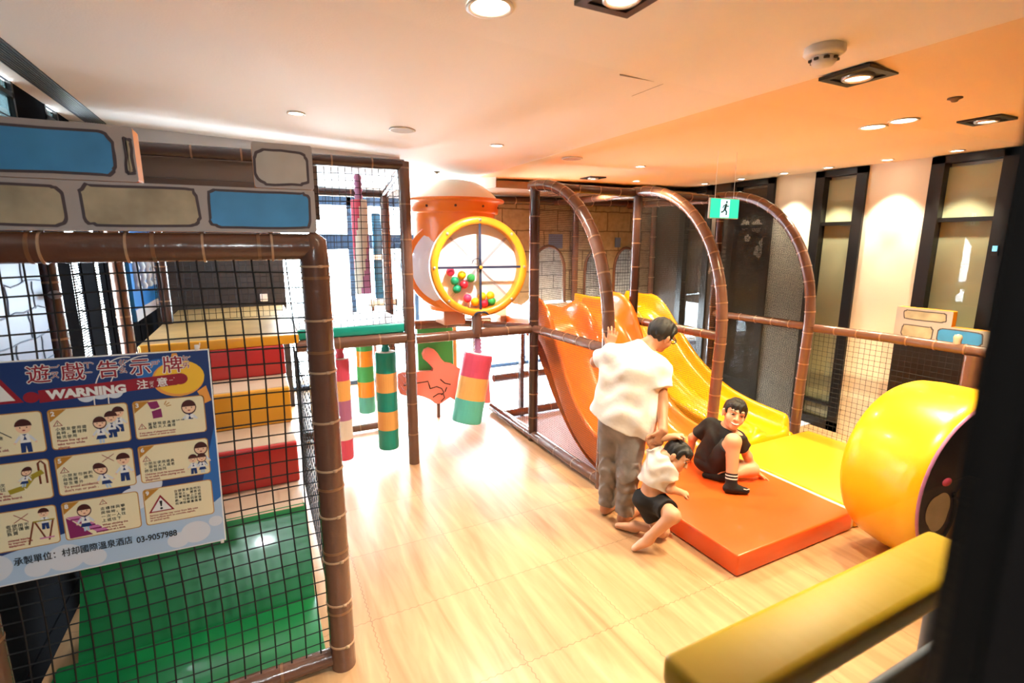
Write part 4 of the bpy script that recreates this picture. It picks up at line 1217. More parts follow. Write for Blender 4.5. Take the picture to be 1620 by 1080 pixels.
# rail with square net running on toward the viewer beside the windows
nr = thing('net_railing', 'brown padded rail over black square net in front of the right windows', 'railing', (4.9, 2.4, 0))
padded('rail', [(4.9, 3.06, 1.175), (4.9, 2.4, 1.185), (4.9, 1.72, 1.185)], .042, nr, M_TUBE, seam=.2, n=14)
padded('post', [(4.9, 1.80, 0), (4.9, 1.80, 1.15)], .062, nr, M_TUBE, seam=.3)
padded('bottom_rail', [(4.9, 3.06, .06), (4.9, 1.8, .06)], .04, nr, M_TUBE)
b = MB(); b.lathe([(.024, 1.2), (.026, 1.25), (.03, 1.27), (.022, 1.29), (.001, 1.297)], 16, 0, Matrix.Translation((4.9, 1.92, 0))); b.build('post_cap', M_BEIGE, nr)
net(nr, lambda u, v: (4.9, u, v), 1.83, 3.06, .1, 1.15, .047, .0017)
fn2 = lambda u, v, d: (5.16 + d, u, v)  # reflection of the left parapet, built as solid blocks behind the railing
parapet('castle_parapet', 'reflection of the castle parapet, built as beige and blue stones behind the right railing', (5.2, 2.1, 1.15),
    [(1.78, 2.50, 1.15, 1.31), (2.08, 2.50, 1.31, 1.44)], [(1.86, 2.17, 1.175, 1.29, M_STONEBLUE), (2.20, 2.44, 1.175, 1.29, M_TAN), (2.12, 2.44, 1.335, 1.42, M_TAN)], fn2, .07, M_GOLDVINYL)
b = MB(); b.box(5.17, 5.22, 1.8, 2.49, 0, 1.15); o = b.build('half_wall', M_BLACKFRAME); tag(o, 'dark half wall carrying the parapet reflection at right', 'half wall')

# ---------------------------------------------------------------- stone mural behind the slides
MY = 6.05
def arch_poly(x0, x1, z0, zs, zt, n=12):
    cx = (x0 + x1) / 2; rx = (x1 - x0) / 2
    return [(cx + rx * math.cos(PI * k / n), zs + (zt - zs) * math.sin(PI * k / n)) for k in range(n + 1)]
openings = [(3.34, 3.86, 1.22, 1.62, 1.96), (4.20, 4.56, 1.22, 1.6, 1.9), (4.72, 5.14, 1.22, 1.6, 1.93)]
def mural(name, label, x0, x1, ops):
    t = thing(name, label, 'mural wall', ((x0 + x1) / 2, MY, 1.1))
    b = MB()
    xs_ = [x0]
    for (a, c, z0, zs, zt) in ops:
        b.box(xs_[-1], a, MY, MY + .05, 1.19, 2.56); xs_.append(c)
        A = arch_poly(a, c, z0, zs, zt)[::-1]
        for (p, q) in zip(A, A[1:]):
            vsx = [(p[0], MY, p[1]), (q[0], MY, q[1]), (q[0], MY, 2.56), (p[0], MY, 2.56)]
            b.add(vsx + [(x, MY + .05, z) for x, y, z in vsx], [(0, 1, 2, 3), (7, 6, 5, 4), (0, 4, 5, 1)])
    b.box(xs_[-1], x1, MY, MY + .05, 1.19, 2.56)
    b.build('mural_board', M_MURAL, t)
    for (a, c, z0, zs, zt) in ops:
        A = [(a, MY - .01, z0 - .03), (a, MY - .01, zs)] + [(x, MY - .01, z) for x, z in arch_poly(a, c, z0, zs, zt)[::-1]] + [(c, MY - .01, z0 - .03)]
        q = MB(); q.tube(A, .022, 8); q.build('arch_trim', M_TUBE, t)
    return t
mw = mural('castle_mural', 'brown stone-printed castle wall with arched openings behind the slides', 2.50, 5.43, openings)
net(mw, lambda u, v: (u, MY + .02, v), 4.72, 5.14, 1.2, 1.93, .045, .0025)
net(mw, lambda u, v: (u, MY + .02, v), 4.20, 4.56, 1.2, 1.9, .03, .0022)
b = MB(); b.rbox(3.60, 3.82, MY - .015, MY, 1.93, 2.12, .004); b.rbox(4.72, 4.82, MY - .015, MY, 1.94, 2.08, .004); b.build('blue_stone', mat('slate_blue_print', rgb(86, 108, 160), .5), mw)
padded('top_beam', [(2.45, MY - .06, 2.53), (5.42, MY - .06, 2.57)], .05, mw, M_TUBEDARK)
padded('post', [(3.99, MY - .07, 1.19), (3.99, MY - .07, 2.55)], .045, mw, M_TUBE)
padded('post', [(5.38, MY - .07, 1.19), (5.38, MY - .07, 2.55)], .045, mw, M_TUBE)
b = MB(); b.box(2.55, 5.40, 6.50, 6.53, 1.15, 2.62); o = b.build('trim_4', M_MURALWHITE); struct(o, 'pale brick-printed partition seen through the mural arches', 'partition')

b = MB(); b.box(2.42, XR, 5.25, YB, 2.60, 2.68); o = b.build('trim_6', mat('taupe_soffit', rgb(150, 124, 100), .7)); struct(o, 'taupe lower ceiling over the slide deck', 'soffit')
b = MB(); b.add([(2.42, 5.2, 2.60), (2.42, 5.25, 2.60), (1.95, 6.3, 2.60), (1.9, 6.25, 2.60), (2.42, 5.2, 2.74), (2.42, 5.25, 2.74), (1.95, 6.3, 2.74), (1.9, 6.25, 2.74)], [(0, 1, 2, 3), (4, 7, 6, 5), (0, 4, 5, 1), (1, 5, 6, 2), (2, 6, 7, 3), (3, 7, 4, 0)]); o = b.build('trim_7', M_CEIL); struct(o, 'slanting edge of the lower ceiling beside the ivory dome', 'soffit edge')
# ---------------------------------------------------------------- ceiling fittings
def fitting(name, label, cat, x, y, build, group=None):
    z = ceil_z(x) + (.02 * max(0, 1 - abs(x - 2.3) / .2) ** 2)
    t = thing(name, label, cat, (x, y, z), group)
    build(t, x, y, z)
    return t
def small_spot(t, x, y, z):
    b = MB(); b.lathe([(.052, .002), (.055, -.006), (.045, -.008), (.038, -.002)], 24, 0, Matrix.Translation((x, y, z))); b.build('trim_ring', M_WHITEPL, t)
    b = MB(); b.lathe([(.001, -.003), (.038, -.003)], 20, 0, Matrix.Translation((x, y, z))); b.build('lens', M_LAMP, t)
def big_spot(t, x, y, z):
    b = MB(); b.lathe([(.075, .002), (.08, -.006), (.068, -.008), (.06, -.003)], 28, 0, Matrix.Translation((x, y, z))); b.build('trim_ring', M_WHITEPL, t)
    b = MB(); b.lathe([(.001, -.004), (.06, -.004)], 24, 0, Matrix.Translation((x, y, z))); b.build('lens', M_LAMP, t)
def square_spot(t, x, y, z):
    b = MB()
    s = .105
    for (x0, x1, y0, y1) in ((-s, s, -s, -s + .03), (-s, s, s - .03, s), (-s, -s + .03, -s + .03, s - .03), (s - .03, s, -s + .03, s - .03)):
        b.box(x + x0, x + x1, y + y0, y + y1, z - .012, z + .002)
    b.box(x - s + .03, x + s - .03, y - s + .03, y + s - .03, z - .004, z + .002)
    b.build('black_frame', M_BLACKPL, t)
    b = MB(); b.lathe([(.06, -.004), (.06, -.016), (.052, -.022), (.045, -.012)], 24, 0, Matrix.Translation((x, y, z))); b.build('lamp_ring', M_BOLT, t)
    b = MB(); b.lathe([(.001, -.0125), (.046, -.0125)], 20, 0, Matrix.Translation((x, y, z))); b.build('lens', M_LAMP, t)
def speaker_(t, x, y, z):
    b = MB(); b.lathe([(.085, .002), (.09, -.006), (.078, -.008)], 28, 0, Matrix.Translation((x, y, z))); b.build('trim_ring', M_WHITEPL, t)
    b = MB(); b.lathe([(.001, -.007), (.078, -.007)], 24, 0, Matrix.Translation((x, y, z))); b.build('speaker_grille', mat('grey_mesh', rgb(190, 180, 168), .7), t)
def detector(t, x, y, z):
    b = MB(); b.lathe([(.068, .002), (.07, -.02), (.06, -.03), (.045, -.034), (.001, -.034)], 28, 0, Matrix.Translation((x, y, z))); b.build('base', M_WHITEPL, t)
    b = MB(); b.lathe([(.042, -.034), (.042, -.050), (.034, -.062), (.001, -.066)], 24, 0, Matrix.Translation((x, y, z))); b.build('chamber', M_WHITEPL, t)
    b = MB()
    for k in range(8):
        a = k * PI / 4
        b.box(x + .042 * math.cos(a) - .007, x + .042 * math.cos(a) + .007, y + .042 * math.sin(a) - .007, y + .042 * math.sin(a) + .007, z - .048, z - .039)
    b.build('slots', M_BLACKPL, t)
def vent_cap(t, x, y, z):
    b = MB(); b.lathe([(.03, .002), (.032, -.006), (.018, -.010), (.012, -.02), (.001, -.022)], 20, 0, Matrix.Translation((x, y, z))); b.build('head', mat('dull_bronze', rgb(120, 96, 72), .5, .4), t)
fitting('ceiling_light', 'large round ceiling downlight near the top centre of the picture', 'ceiling light', .755, 1.66, big_spot)
fitting('ceiling_light', 'round ceiling downlight cut by the top edge of the picture', 'ceiling light', .80, 1.48, big_spot)
fitting('square_downlight', 'black square downlight cut by the top edge of the picture', 'ceiling light', 1.07, 1.38, square_spot)
fitting('square_downlight', 'black square downlight beside the smoke detector', 'ceiling light', 2.38, 1.43, square_spot)
fitting('square_downlight', 'black square downlight nearest the right windows', 'ceiling light', 3.98, 1.60, square_spot)
fitting('square_downlight', 'black square downlight above the slide deck behind the first arch', 'ceiling light', 3.45, 4.85, square_spot)
fitting('ceiling_spot', 'small bright ceiling spot above the foam parapet at left', 'ceiling light', .30, 3.50, small_spot)
fitting('ceiling_spot', 'small ceiling spot above and in front of the ball wheel', 'ceiling light', 1.70, 3.63, small_spot)
fitting('ceiling_spot', 'small bright ceiling spot above the first brown arch', 'ceiling light', 3.35, 3.95, small_spot)
fitting('ceiling_spot', 'small ceiling spot above the beam between first and second arches', 'ceiling light', 4.15, 4.95, small_spot)
fitting('ceiling_spot', 'farther of two round spots side by side between the square downlights', 'ceiling light', 3.55, 2.0, big_spot)
fitting('ceiling_spot', 'nearer of two round spots side by side between the square downlights', 'ceiling light', 3.53, 1.82, big_spot)
for (y, lb) in ((2.26, 'small wall-washing spot in front of the right window with the parapet reflection'), (2.78, 'small wall-washing spot above the wide cream wall panel'), (3.32, 'small wall-washing spot in front of the middle right window'), (3.80, 'small wall-washing spot above the narrow cream panel beside the third arch'), (4.35, 'small wall-washing spot in front of the dark window behind the exit sign reflection'), (4.9, 'farthest wall-washing spot along the right wall')):
    fitting('ceiling_spot', lb, 'ceiling light', 5.22, y, small_spot, 'wall-washing spots by the right windows')
fitting('ceiling_speaker', 'round grey ceiling speaker above the play tower', 'ceiling speaker', .96, 3.55, speaker_)
fitting('ceiling_speaker', 'round ceiling speaker above the first brown arch', 'ceiling speaker', 2.47, 3.78, speaker_)
fitting('smoke_detector', 'white smoke detector on the ceiling at upper right', 'smoke detector', 1.96, 1.31, detector)
fitting('sprinkler_head', 'small bronze sprinkler on the ceiling between two black downlights', 'sprinkler', 3.2, 1.43, vent_cap)
fitting('sprinkler_head', 'small sprinkler on the ceiling above the ivory dome', 'sprinkler', 1.75, 5.2, vent_cap)
b = MB()
za = ceil_z(1.6) - .0015
b.box(1.5, 1.75, 1.93, 1.932, za - .002, za + .004); b.box(1.748, 1.75, 1.93, 2.15, za - .006, za + .004)
hch = b.build('trim_5', mat('hatch_gap', rgb(190, 184, 176), .9)); struct(hch, 'fine access hatch line on the ceiling', 'access hatch')
gr = thing('air_grille', 'long dark slotted air grille on the ceiling along the left windows', 'air grille', (-.9, 2.4, ceil_z(-.9)))
for k in range(9):
    x = -.955 + k * .0135
    b = MB(); z = ceil_z(x); b.box(x, x + .0065, -.4, 4.6, z - .006, z + .003); b.build('slat', M_GRILLE, gr)
b = MB(); b.add([(-.962, -.4, ceil_z(-.962) - .0008), (-.835, -.4, ceil_z(-.835) - .0008), (-.835, 4.6, ceil_z(-.835) - .0008), (-.962, 4.6, ceil_z(-.962) - .0008)], [(0, 1, 2, 3)]); b.build('backing', M_BLACKPL, gr)

# ---------------------------------------------------------------- exit sign reflected in the viewing glass, built as a solid sign
ex = thing('exit_sign_reflection', 'reflection of a green lit exit sign with a running figure, built over the slides', 'exit sign reflection', (3.44, 3.0, 2.2))
b = MB(); b.rbox(3.27, 3.60, 3.0, 3.02, 2.195, 2.355, .004); b.build('housing', mat('exit_housing', rgb(210, 224, 216), .4), ex)
b = MB(); b.box(3.275, 3.595, 2.997, 3.0, 2.2, 2.35); b.build('face', mat('exit_green', rgb(20, 150, 110), .4, emit=(.02, .42, .26, 1), estr=.9), ex)
b = MB(); b.box(3.385, 3.485, 2.995, 2.997, 2.205, 2.345); b.build('door_symbol', mat('exit_white', rgb(220, 244, 240), .4, emit=(.6, .9, .95, 1), estr=.9), ex)
b = MB()
fy = 2.993
b.ball((3.448, fy, 2.325), (.011, .002, .011), 0, 10, 6)
for st, r in (([(3.442, 2.31), (3.432, 2.275), (3.43, 2.268)], .011), ([(3.43, 2.268), (3.452, 2.248), (3.448, 2.222)], .007), ([(3.43, 2.268), (3.412, 2.25), (3.39, 2.244)], .007), ([(3.44, 2.305), (3.462, 2.29), (3.474, 2.296)], .005), ([(3.44, 2.305), (3.414, 2.296), (3.406, 2.276)], .005)):
    b.tube([(x, fy, z) for x, z in st], r, 6)
b.build('running_figure', mat('exit_figure', rgb(16, 84, 92), .5), ex)
for x in (3.33, 3.54):
    b = MB(); b.tube([(x, 3.01, 2.355), (x, 3.01, ceil_z(x))], .0018, 6); b.build('hanger', M_WHITEPL, ex)

# viewing-glass reflections of flowers and a character, built as flat shapes
fl = thing('window_decal', 'pale flower reflections, built flat on the dark window behind the third arch', 'decal', (5.44, 4.3, 1.7))
def flower(y, z, r, k0):
    b = MB()
    for k in range(5):
        a = k0 + k * 2 * PI / 5
        b.add([(XR + .022, y + r * .55 * math.cos(a) + r * .42 * math.cos(2 * PI * j / 10), z + r * .55 * math.sin(a) + r * .42 * math.sin(2 * PI * j / 10)) for j in range(10)], [tuple(range(10))])
    b.build('flower', mat('pale_reflection', rgb(150, 138, 122), .7), fl)
for (y, z, r, k) in ((4.45, 2.22, .07, 0), (4.28, 2.2, .085, .5), (4.18, 2.0, .06, .2), (4.22, 1.9, .08, .9), (4.40, 2.06, .05, .4)): flower(y, z, r, k)
fl2 = thing('window_decal', 'reflection of a pale brushed character, built on the dark panel behind the second arch', 'decal', (5.43, 4.8, 1.6))
b = MB()
v_, f_ = text_mesh('湯', .42, .004)
b.add([(XR - .004, 4.98 - x, 1.62 + y) for x, y in v_], f_); b.build('character', mat('faint_reflection', rgb(112, 96, 84), .8), fl2)

# ---------------------------------------------------------------- yellow padded stand close to the viewing glass
ns = thing('padded_stand', 'yellow padded stand with a grey front panel close to the viewer at lower right', 'stand', (1.15, .4, 0))
M_NEARY = mat('mustard_vinyl', rgb(206, 172, 4), .5, bump=.05, bscale=8)
b = MB(); b.rbox(.655, 1.66, .495, .645, 1.13, 1.20, .02); b.build('rail_pad', M_NEARY, ns)
b = MB(); b.rbox(1.545, 1.80, .22, .50, 1.13, 1.20, .02); b.build('rail_pad', M_NEARY, ns)
b = MB(); b.rbox(.66, .745, .22, .52, 1.13, 1.20, .02); b.build('rail_pad', M_NEARY, ns)
b = MB(); b.rbox(.86, 1.52, .44, .458, .70, 1.13, .008)
b.build('front_panel', mat('slate_grey_tray', rgb(120, 134, 150), .5), ns)
b = MB(); b.tube([(.90, .43, 1.0), (1.0, .41, .965), (1.15, .40, .955), (1.35, .41, .98), (1.48, .43, 1.04)], .012, 8); b.build('handle', M_STONEGREY, ns)
for (x, y) in ((.70, .58), (1.60, .58), (.70, .26), (1.60, .26)):
    b = MB(); b.tube([(x, y, 0), (x, y, 1.14)], .018, 12); b.build('leg', M_GRILLE, ns)
# ---------------------------------------------------------------- figures grown as smooth blended volumes
V3 = lambda *a: np.array(a, float)
def unit(v):
    v = np.asarray(v, float); return v / np.linalg.norm(v)

class Blob:
    def __init__(self): self.ops = []; self.cuts = []
    def cap(self, a, b, ra, rb, k=.03, flat=False):
        self.ops.append(('c', V3(*a), V3(*b), ra, rb, k, flat)); return self
    def chain(self, pts, rs, k=.03):
        for i in range(len(pts) - 1): self.cap(pts[i], pts[i + 1], rs[i], rs[i + 1], k)
        return self
    def ell(self, c, r, R=None, k=.03):
        self.ops.append(('e', V3(*c), V3(*r), np.eye(3) if R is None else R, k)); return self
    def sub(self, fn): self.cuts.append(fn); return self
    def cut(self, p, n):
        p = V3(*p); n = unit(n)
        self.cuts.append(lambda X, Y, Z: (X - p[0]) * n[0] + (Y - p[1]) * n[1] + (Z - p[2]) * n[2]); return self
    def mesh(self, h, disp=None):
        lo = np.full(3, 1e9); hi = np.full(3, -1e9); bb = []
        for o in self.ops:
            if o[0] == 'c':
                r = max(o[3], o[4]); a = np.minimum(o[1], o[2]) - r; b = np.maximum(o[1], o[2]) + r; k = o[5]
            else:
                r = o[2].max(); a = o[1] - r; b = o[1] + r; k = o[4]
            bb.append((a - k - 2 * h, b + k + 2 * h)); lo = np.minimum(lo, a); hi = np.maximum(hi, b)
        lo -= 3 * h; hi += 3 * h
        n = np.ceil((hi - lo) / h).astype(int) + 1
        D = np.full(n, 1.0, np.float32)
        ax = [lo[i] + h * np.arange(n[i]) for i in range(3)]
        for o, (a, b) in zip(self.ops, bb):
            i0 = np.maximum(np.floor((a - lo) / h).astype(int), 0); i1 = np.minimum(np.ceil((b - lo) / h).astype(int) + 1, n)
            sl = tuple(slice(i0[i], i1[i]) for i in range(3))
            X, Y, Z = np.meshgrid(ax[0][sl[0]], ax[1][sl[1]], ax[2][sl[2]], indexing='ij', sparse=True)
            if o[0] == 'c':
                A, B, ra, rb, k, flat = o[1:]
                ba = B - A; l2 = max(1e-9, ba @ ba); L = math.sqrt(l2)
                t0 = ((X - A[0]) * ba[0] + (Y - A[1]) * ba[1] + (Z - A[2]) * ba[2]) / l2
                t = np.clip(t0, 0, 1)
                d = np.sqrt((X - A[0] - t * ba[0]) ** 2 + (Y - A[1] - t * ba[1]) ** 2 + (Z - A[2] - t * ba[2]) ** 2) - (ra + (rb - ra) * t)
                if flat: d = np.maximum(d, (t0 - 1) * L)
            else:
                c, r, R, k = o[1:]
                q = [(X - c[0]) * R[i][0] + (Y - c[1]) * R[i][1] + (Z - c[2]) * R[i][2] for i in range(3)]
                k0 = np.sqrt(sum((q[i] / r[i]) ** 2 for i in range(3))); k1 = np.sqrt(sum((q[i] / r[i] ** 2) ** 2 for i in range(3))) + 1e-9
                d = k0 * (k0 - 1) / k1
            e = D[sl]
            hh = np.maximum(k - np.abs(e - d), 0) / k
            D[sl] = np.minimum(e, d) - hh * hh * k * .25
        X, Y, Z = np.meshgrid(*ax, indexing='ij', sparse=True)
        for fn in self.cuts: D = np.maximum(D, fn(X, Y, Z))
        if disp is not None: D = D + disp(X, Y, Z)
        return nets(D, lo, h)

def nets(D, lo, h):
    """naive surface nets"""
    s = D < 0
    n = np.array(D.shape)
    c = [slice(0, -1), slice(1, None)]
    cs = sum(s[c[i], c[j], c[k]].astype(np.int8) for i in (0, 1) for j in (0, 1) for k in (0, 1))
    mix = (cs > 0) & (cs < 8)
    I = np.argwhere(mix)
    idx = np.full(mix.shape, -1, np.int64); idx[mix] = np.arange(len(I))
    acc = np.zeros((len(I), 3)); cnt = np.zeros(len(I))
    off = [(i, j, k) for i in (0, 1) for j in (0, 1) for k in (0, 1)]
    for a in off:
        for ax in range(3):
            if a[ax] == 0:
                b = list(a); b[ax] = 1
                da = D[I[:, 0] + a[0], I[:, 1] + a[1], I[:, 2] + a[2]]; db = D[I[:, 0] + b[0], I[:, 1] + b[1], I[:, 2] + b[2]]
                m = (da < 0) != (db < 0)
                t = np.where(m, da / np.where(m, da - db, 1), 0)
                p = np.zeros((len(I), 3)); p[:] = a; p[:, ax] = t
                acc[m] += p[m]; cnt[m] += 1
    vs = lo + h * (I + acc / cnt[:, None])
    fs = []
    for ax in range(3):
        o1, o2 = [(1, 2), (2, 0), (0, 1)][ax]
        a = [slice(None)] * 3; b = [slice(None)] * 3
        a[ax] = slice(0, -1); b[ax] = slice(1, None)
        sa, sb = s[tuple(a)], s[tuple(b)]
        for flip in (False, True):
            E = np.argwhere((sa & ~sb) if not flip else (~sa & sb))
            E = E[(E[:, o1] > 0) & (E[:, o2] > 0) & (E[:, o1] < n[o1] - 1) & (E[:, o2] < n[o2] - 1)]
            q = []
            for d1, d2 in ((-1, -1), (0, -1), (0, 0), (-1, 0)):
                w = E.copy(); w[:, o1] += d1; w[:, o2] += d2; q.append(idx[w[:, 0], w[:, 1], w[:, 2]])
            q = np.stack(q, 1)
            if flip: q = q[:, ::-1]
            fs.append(q)
    return vs, np.concatenate(fs)

def from_blob(name, blob, h, mats, parent, disp=None, extra=None, label=None):
    vs, fs = blob.mesh(h, disp)
    b = MB()
    b.v = [tuple(map(float, p)) for p in vs]; b.f = [tuple(int(i) for i in f) for f in fs]
    b.m = [0] * len(b.f); b.s = [True] * len(b.f)
    if extra: extra(b)
    return b.build(name, mats, parent, label)

class Head:
    def __init__(self, c, f, u, H):
        self.c = V3(*c); self.f = unit(f); u = V3(*u); self.u = unit(u - self.f * (u @ self.f)); self.r = np.cross(self.f, self.u); self.H = H
        self.R = np.array([self.r, self.f, self.u])
    def p(self, x, y, z): return self.c + self.H * (self.r * x + self.f * y + self.u * z)
    def local(self, X, Y, Z):
        q = [(X - self.c[0]) * self.R[i][0] + (Y - self.c[1]) * self.R[i][1] + (Z - self.c[2]) * self.R[i][2] for i in range(3)]
        return [a / self.H for a in q]
    def build(self, B):
        H = self.H
        e = lambda c, r, k: B.ell(self.p(*c), [a * H for a in r], self.R, k * H)
        e((0, -.05, .12), (.335, .425, .38), .05)
        e((0, .10, -.20), (.25, .28, .28), .10)
        e((0, .25, -.40), (.11, .09, .085), .12)
        for s in (-1, 1):
            e((s * .16, .22, -.13), (.12, .12, .14), .08)
            e((s * .345, -.03, -.03), (.045, .085, .135), .03)
            e((s * .375, -.035, .02), (.03, .06, .07), .03)
            B.cap(self.p(s * .055, .385, -.13), self.p(s * .05, .36, -.15), .035 * H, .02 * H, .03 * H)
        B.cap(self.p(-.15, .325, .12), self.p(.15, .325, .12), .06 * H, .06 * H, .06 * H)
        B.cap(self.p(0, .36, .04), self.p(0, .425, -.12), .032 * H, .05 * H, .05 * H)
        B.cap(self.p(-.07, .34, -.285), self.p(.07, .34, -.285), .03 * H, .03 * H, .04 * H)
    def face(self, b, smile=True, glasses=False, look=0.0):
        H = self.H; RM = Matrix(self.R.T.tolist()).to_3x3()
        def el(c, r, m, n=14): b.ball(self.p(*c), [a * H for a in r], m, n, 8, RM)
        for s in (-1, 1):
            el((s * .145, .338, .025), (.066, .03, .026 if smile else .032), 1)
            el((s * .145 + look, .364, .022), (.028, .022, .026), 2)
            b.tube([self.p(s * .145 + x, .40 - abs(x) * .35, .058 - abs(x) * .25 - (.01 if smile else 0)) for x in (-.075, -.04, 0, .04, .075)], [.004 * H, .010 * H, .012 * H, .010 * H, .004 * H], 6, 2)
            b.tube([self.p(s * (.06 + x), .395 - x * .3, .125 + .02 * math.sin(x / .19 * PI)) for x in (0, .05, .1, .15, .19)], [.008 * H, .016 * H, .017 * H, .013 * H, .004 * H], 6, 2)
        if smile:
            b.tube([self.p(x, .384 - x * x * 2.9, -.292 + abs(x) * .30) for x in (-.165, -.11, -.05, 0, .05, .11, .165)], [.006 * H, .022 * H, .032 * H, .036 * H, .032 * H, .022 * H, .006 * H], 8, 3)
            b.tube([self.p(x, .402 - x * x * 3.0, -.284 + abs(x) * .30) for x in (-.135, -.08, -.03, .03, .08, .135)], [.005 * H, .017 * H, .022 * H, .022 * H, .017 * H, .005 * H], 8, 1)
        else:
            b.tube([self.p(x, .372 - abs(x) * .5, -.29) for x in (-.09, -.05, 0, .05, .09)], [.005 * H, .016 * H, .020 * H, .016 * H, .005 * H], 8, 3)
    def hair(self, front=.20, top=.27, nape=-.30, swell=.035):
        B = Blob(); H = self.H
        B.ell(self.p(0, -.055, .135), [(.335 + swell) * H, (.425 + swell) * H, (.385 + swell) * H], self.R, .03 * H)
        B.ell(self.p(0, .22, .32), [.26 * H, .17 * H, .12 * H], self.R, .08 * H)
        def facecut(X, Y, Z):
            x, y, z = self.local(X, Y, Z)
            return -np.maximum(front - y, z - top - .03 * np.sin(x * 31) - .02 * np.sin(x * 57 + 1)) * H
        def sidecut(X, Y, Z):
            x, y, z = self.local(X, Y, Z)
            return -np.maximum(np.maximum(-.10 - y, z + .02), -1 + 0 * x) * H
        def napecut(X, Y, Z):
            x, y, z = self.local(X, Y, Z)
            return (nape - z + .03 * np.sin(x * 25)) * H
        B.sub(facecut); B.sub(sidecut); B.sub(napecut)
        def disp(X, Y, Z):
            x, y, z = self.local(X, Y, Z)
            return (.012 * np.sin(x * 38 + 6 * z + 3 * np.sin(y * 9)) + .008 * np.sin(y * 33 + x * 21)) * H
        return B, disp

def hand(B, w, d, n, side, L, curl=(.35, .5, .4), fan=.11, thumb=.7, k=.006):
    """wrist w, direction d, palm normal n (fingers close towards it), side = towards the thumb"""
    w = V3(*w); d = unit(d); n = V3(*n); n = unit(n - d * (n @ d)); s = V3(*side); s = unit(s - d * (s @ d) - n * (s @ n))
    kn = []
    for i in range(4):
        o = (1.5 - i)
        K = w + d * L * (.50 - .02 * abs(o - .3)) + s * o * L * .108
        B.cap(w + s * o * L * .055, K, .085 * L, .066 * L, .02)
        kn.append(K)
    ln = [.40, .46, .43, .34]
    for i in range(4):
        o = (1.5 - i)
        dd = unit(d + s * o * fan)
        p = kn[i]; a = 0.0; r = .056 * L
        for j, fr in enumerate((.45, .32, .23)):
            a += curl[j] * (1 + .10 * (i - 1.5))
            q = p + (dd * math.cos(a) + n * math.sin(a)) * ln[i] * L * fr
            B.cap(p, q, r, r * .9, k); p = q; r *= .9
    t0 = w + d * L * .14 + s * L * .14
    t1 = t0 + unit(d * .75 + s * thumb + n * .25) * L * .26
    t2 = t1 + unit(d * .95 + s * thumb * .3 + n * .45) * L * .20
    B.cap(w + d * L * .08 + s * L * .05, t0, .08 * L, .078 * L, .015); B.cap(t0, t1, .075 * L, .06 * L, .012); B.cap(t1, t2, .058 * L, .048 * L, k)

def foot(B, heel, toe, r, ankle):
    heel = V3(*heel); toe = V3(*toe); d = unit(toe - heel); L = np.linalg.norm(toe - heel)
    sd = unit(np.cross(d, V3(0, 0, 1)))
    B.cap(heel, heel + d * L * .55, r, r * .95, .02)
    for o, l in ((-.5, .96), (0, 1.0), (.5, .9)):
        B.cap(heel + d * L * .5 + sd * o * r * .6, heel + d * L * l + sd * o * r * .9 - V3(0, 0, r * .25), r * .8, r * .55, .015)
    B.cap(ankle, heel + d * L * .22 + V3(0, 0, r * .3), r * 1.0, r * 1.0, .03)

M_SKINA = mat('warm_tan_skin', rgb(186, 128, 96), .5, bump=.04, bscale=60)
M_SKINC = mat('light_skin', rgb(214, 160, 126), .5, bump=.03, bscale=60)
M_EYEW = mat('eye_white', rgb(236, 230, 222), .3)
M_HAIRB = mat('black_hair', rgb(16, 13, 13), .5, bump=.3, bscale=160)
M_LIPS = mat('lip_pink', rgb(184, 92, 84), .45)
M_TEE = mat('white_cotton', rgb(224, 217, 211), .85, bump=.35, bscale=11)
M_JEANS = mat('grey_denim', rgb(150, 143, 140), .85, bump=.4, bscale=14, mottle=.35, mscale=14)
M_BLACKCL = mat('black_jersey', rgb(20, 19, 21), .8, bump=.3, bscale=14)
M_SOCK = mat('black_sock_knit', rgb(16, 16, 18), .85, bump=.2, bscale=80)
M_SOCKW = mat('white_sock_trim', rgb(232, 230, 226), .8)
RT = V3(.893, -.449, 0); FW = V3(.449, .893, 0); UP = V3(0, 0, 1)

# -------- adult, back to us, bending to the right
ad = thing('person', 'adult in white T-shirt and grey jeans bending over with one hand on the brown arch', 'person', (2.22, 2.72, 0))
B = Blob()
hL, hR = V3(2.205, 2.785, .72), V3(2.285, 2.63, .735)
kL, kR = V3(2.20, 2.78, .385), V3(2.24, 2.615, .40)
aL, aR = V3(2.205, 2.80, .075), V3(2.238, 2.637, .07)
pel, che, nek = V3(2.245, 2.71, .78), V3(2.35, 2.735, 1.10), V3(2.43, 2.735, 1.255)
sL, sR = V3(2.262, 2.885, 1.20), V3(2.452, 2.60, 1.135)
eL, wL = V3(2.232, 3.03, 1.125), V3(2.358, 3.035, 1.225)
eR, wR = V3(2.430, 2.525, .909), V3(2.338, 2.405, .772)
B.cap(pel, che, .12, .125).cap(che, nek, .11, .07).cap(sL, nek, .05, .055).cap(sR, nek, .05, .055)
B.chain([hL, kL, aL], [.085, .058, .04]).chain([hR, kR, aR], [.085, .058, .04])
B.chain([sL, eL, wL], [.05, .041, .029], .02).chain([sR, eR, wR], [.05, .041, .029], .02)
hd = Head((2.556, 2.708, 1.352), RT * .78 + FW * .42 - UP * .40, UP * .85 + RT * .42, .232)
hd.build(B)
B.cap(nek, hd.p(0, -.14, -.16), .056, .052, .03)
hand(B, wL, (.30, .06, .93), (.40, .9, 0), (-.9, .4, .2), .175, (.2, .4, .4), .13)
hand(B, wR, (-.40, .05, -.88), (.25, .95, 0), (-.85, .3, .4), .175, (.45, .7, .6))
fd = unit(RT * .72 + FW * .68)
foot(B, V3(2.19, 2.805, .036), V3(2.19, 2.805, .036) + fd * .19, .036, aL)
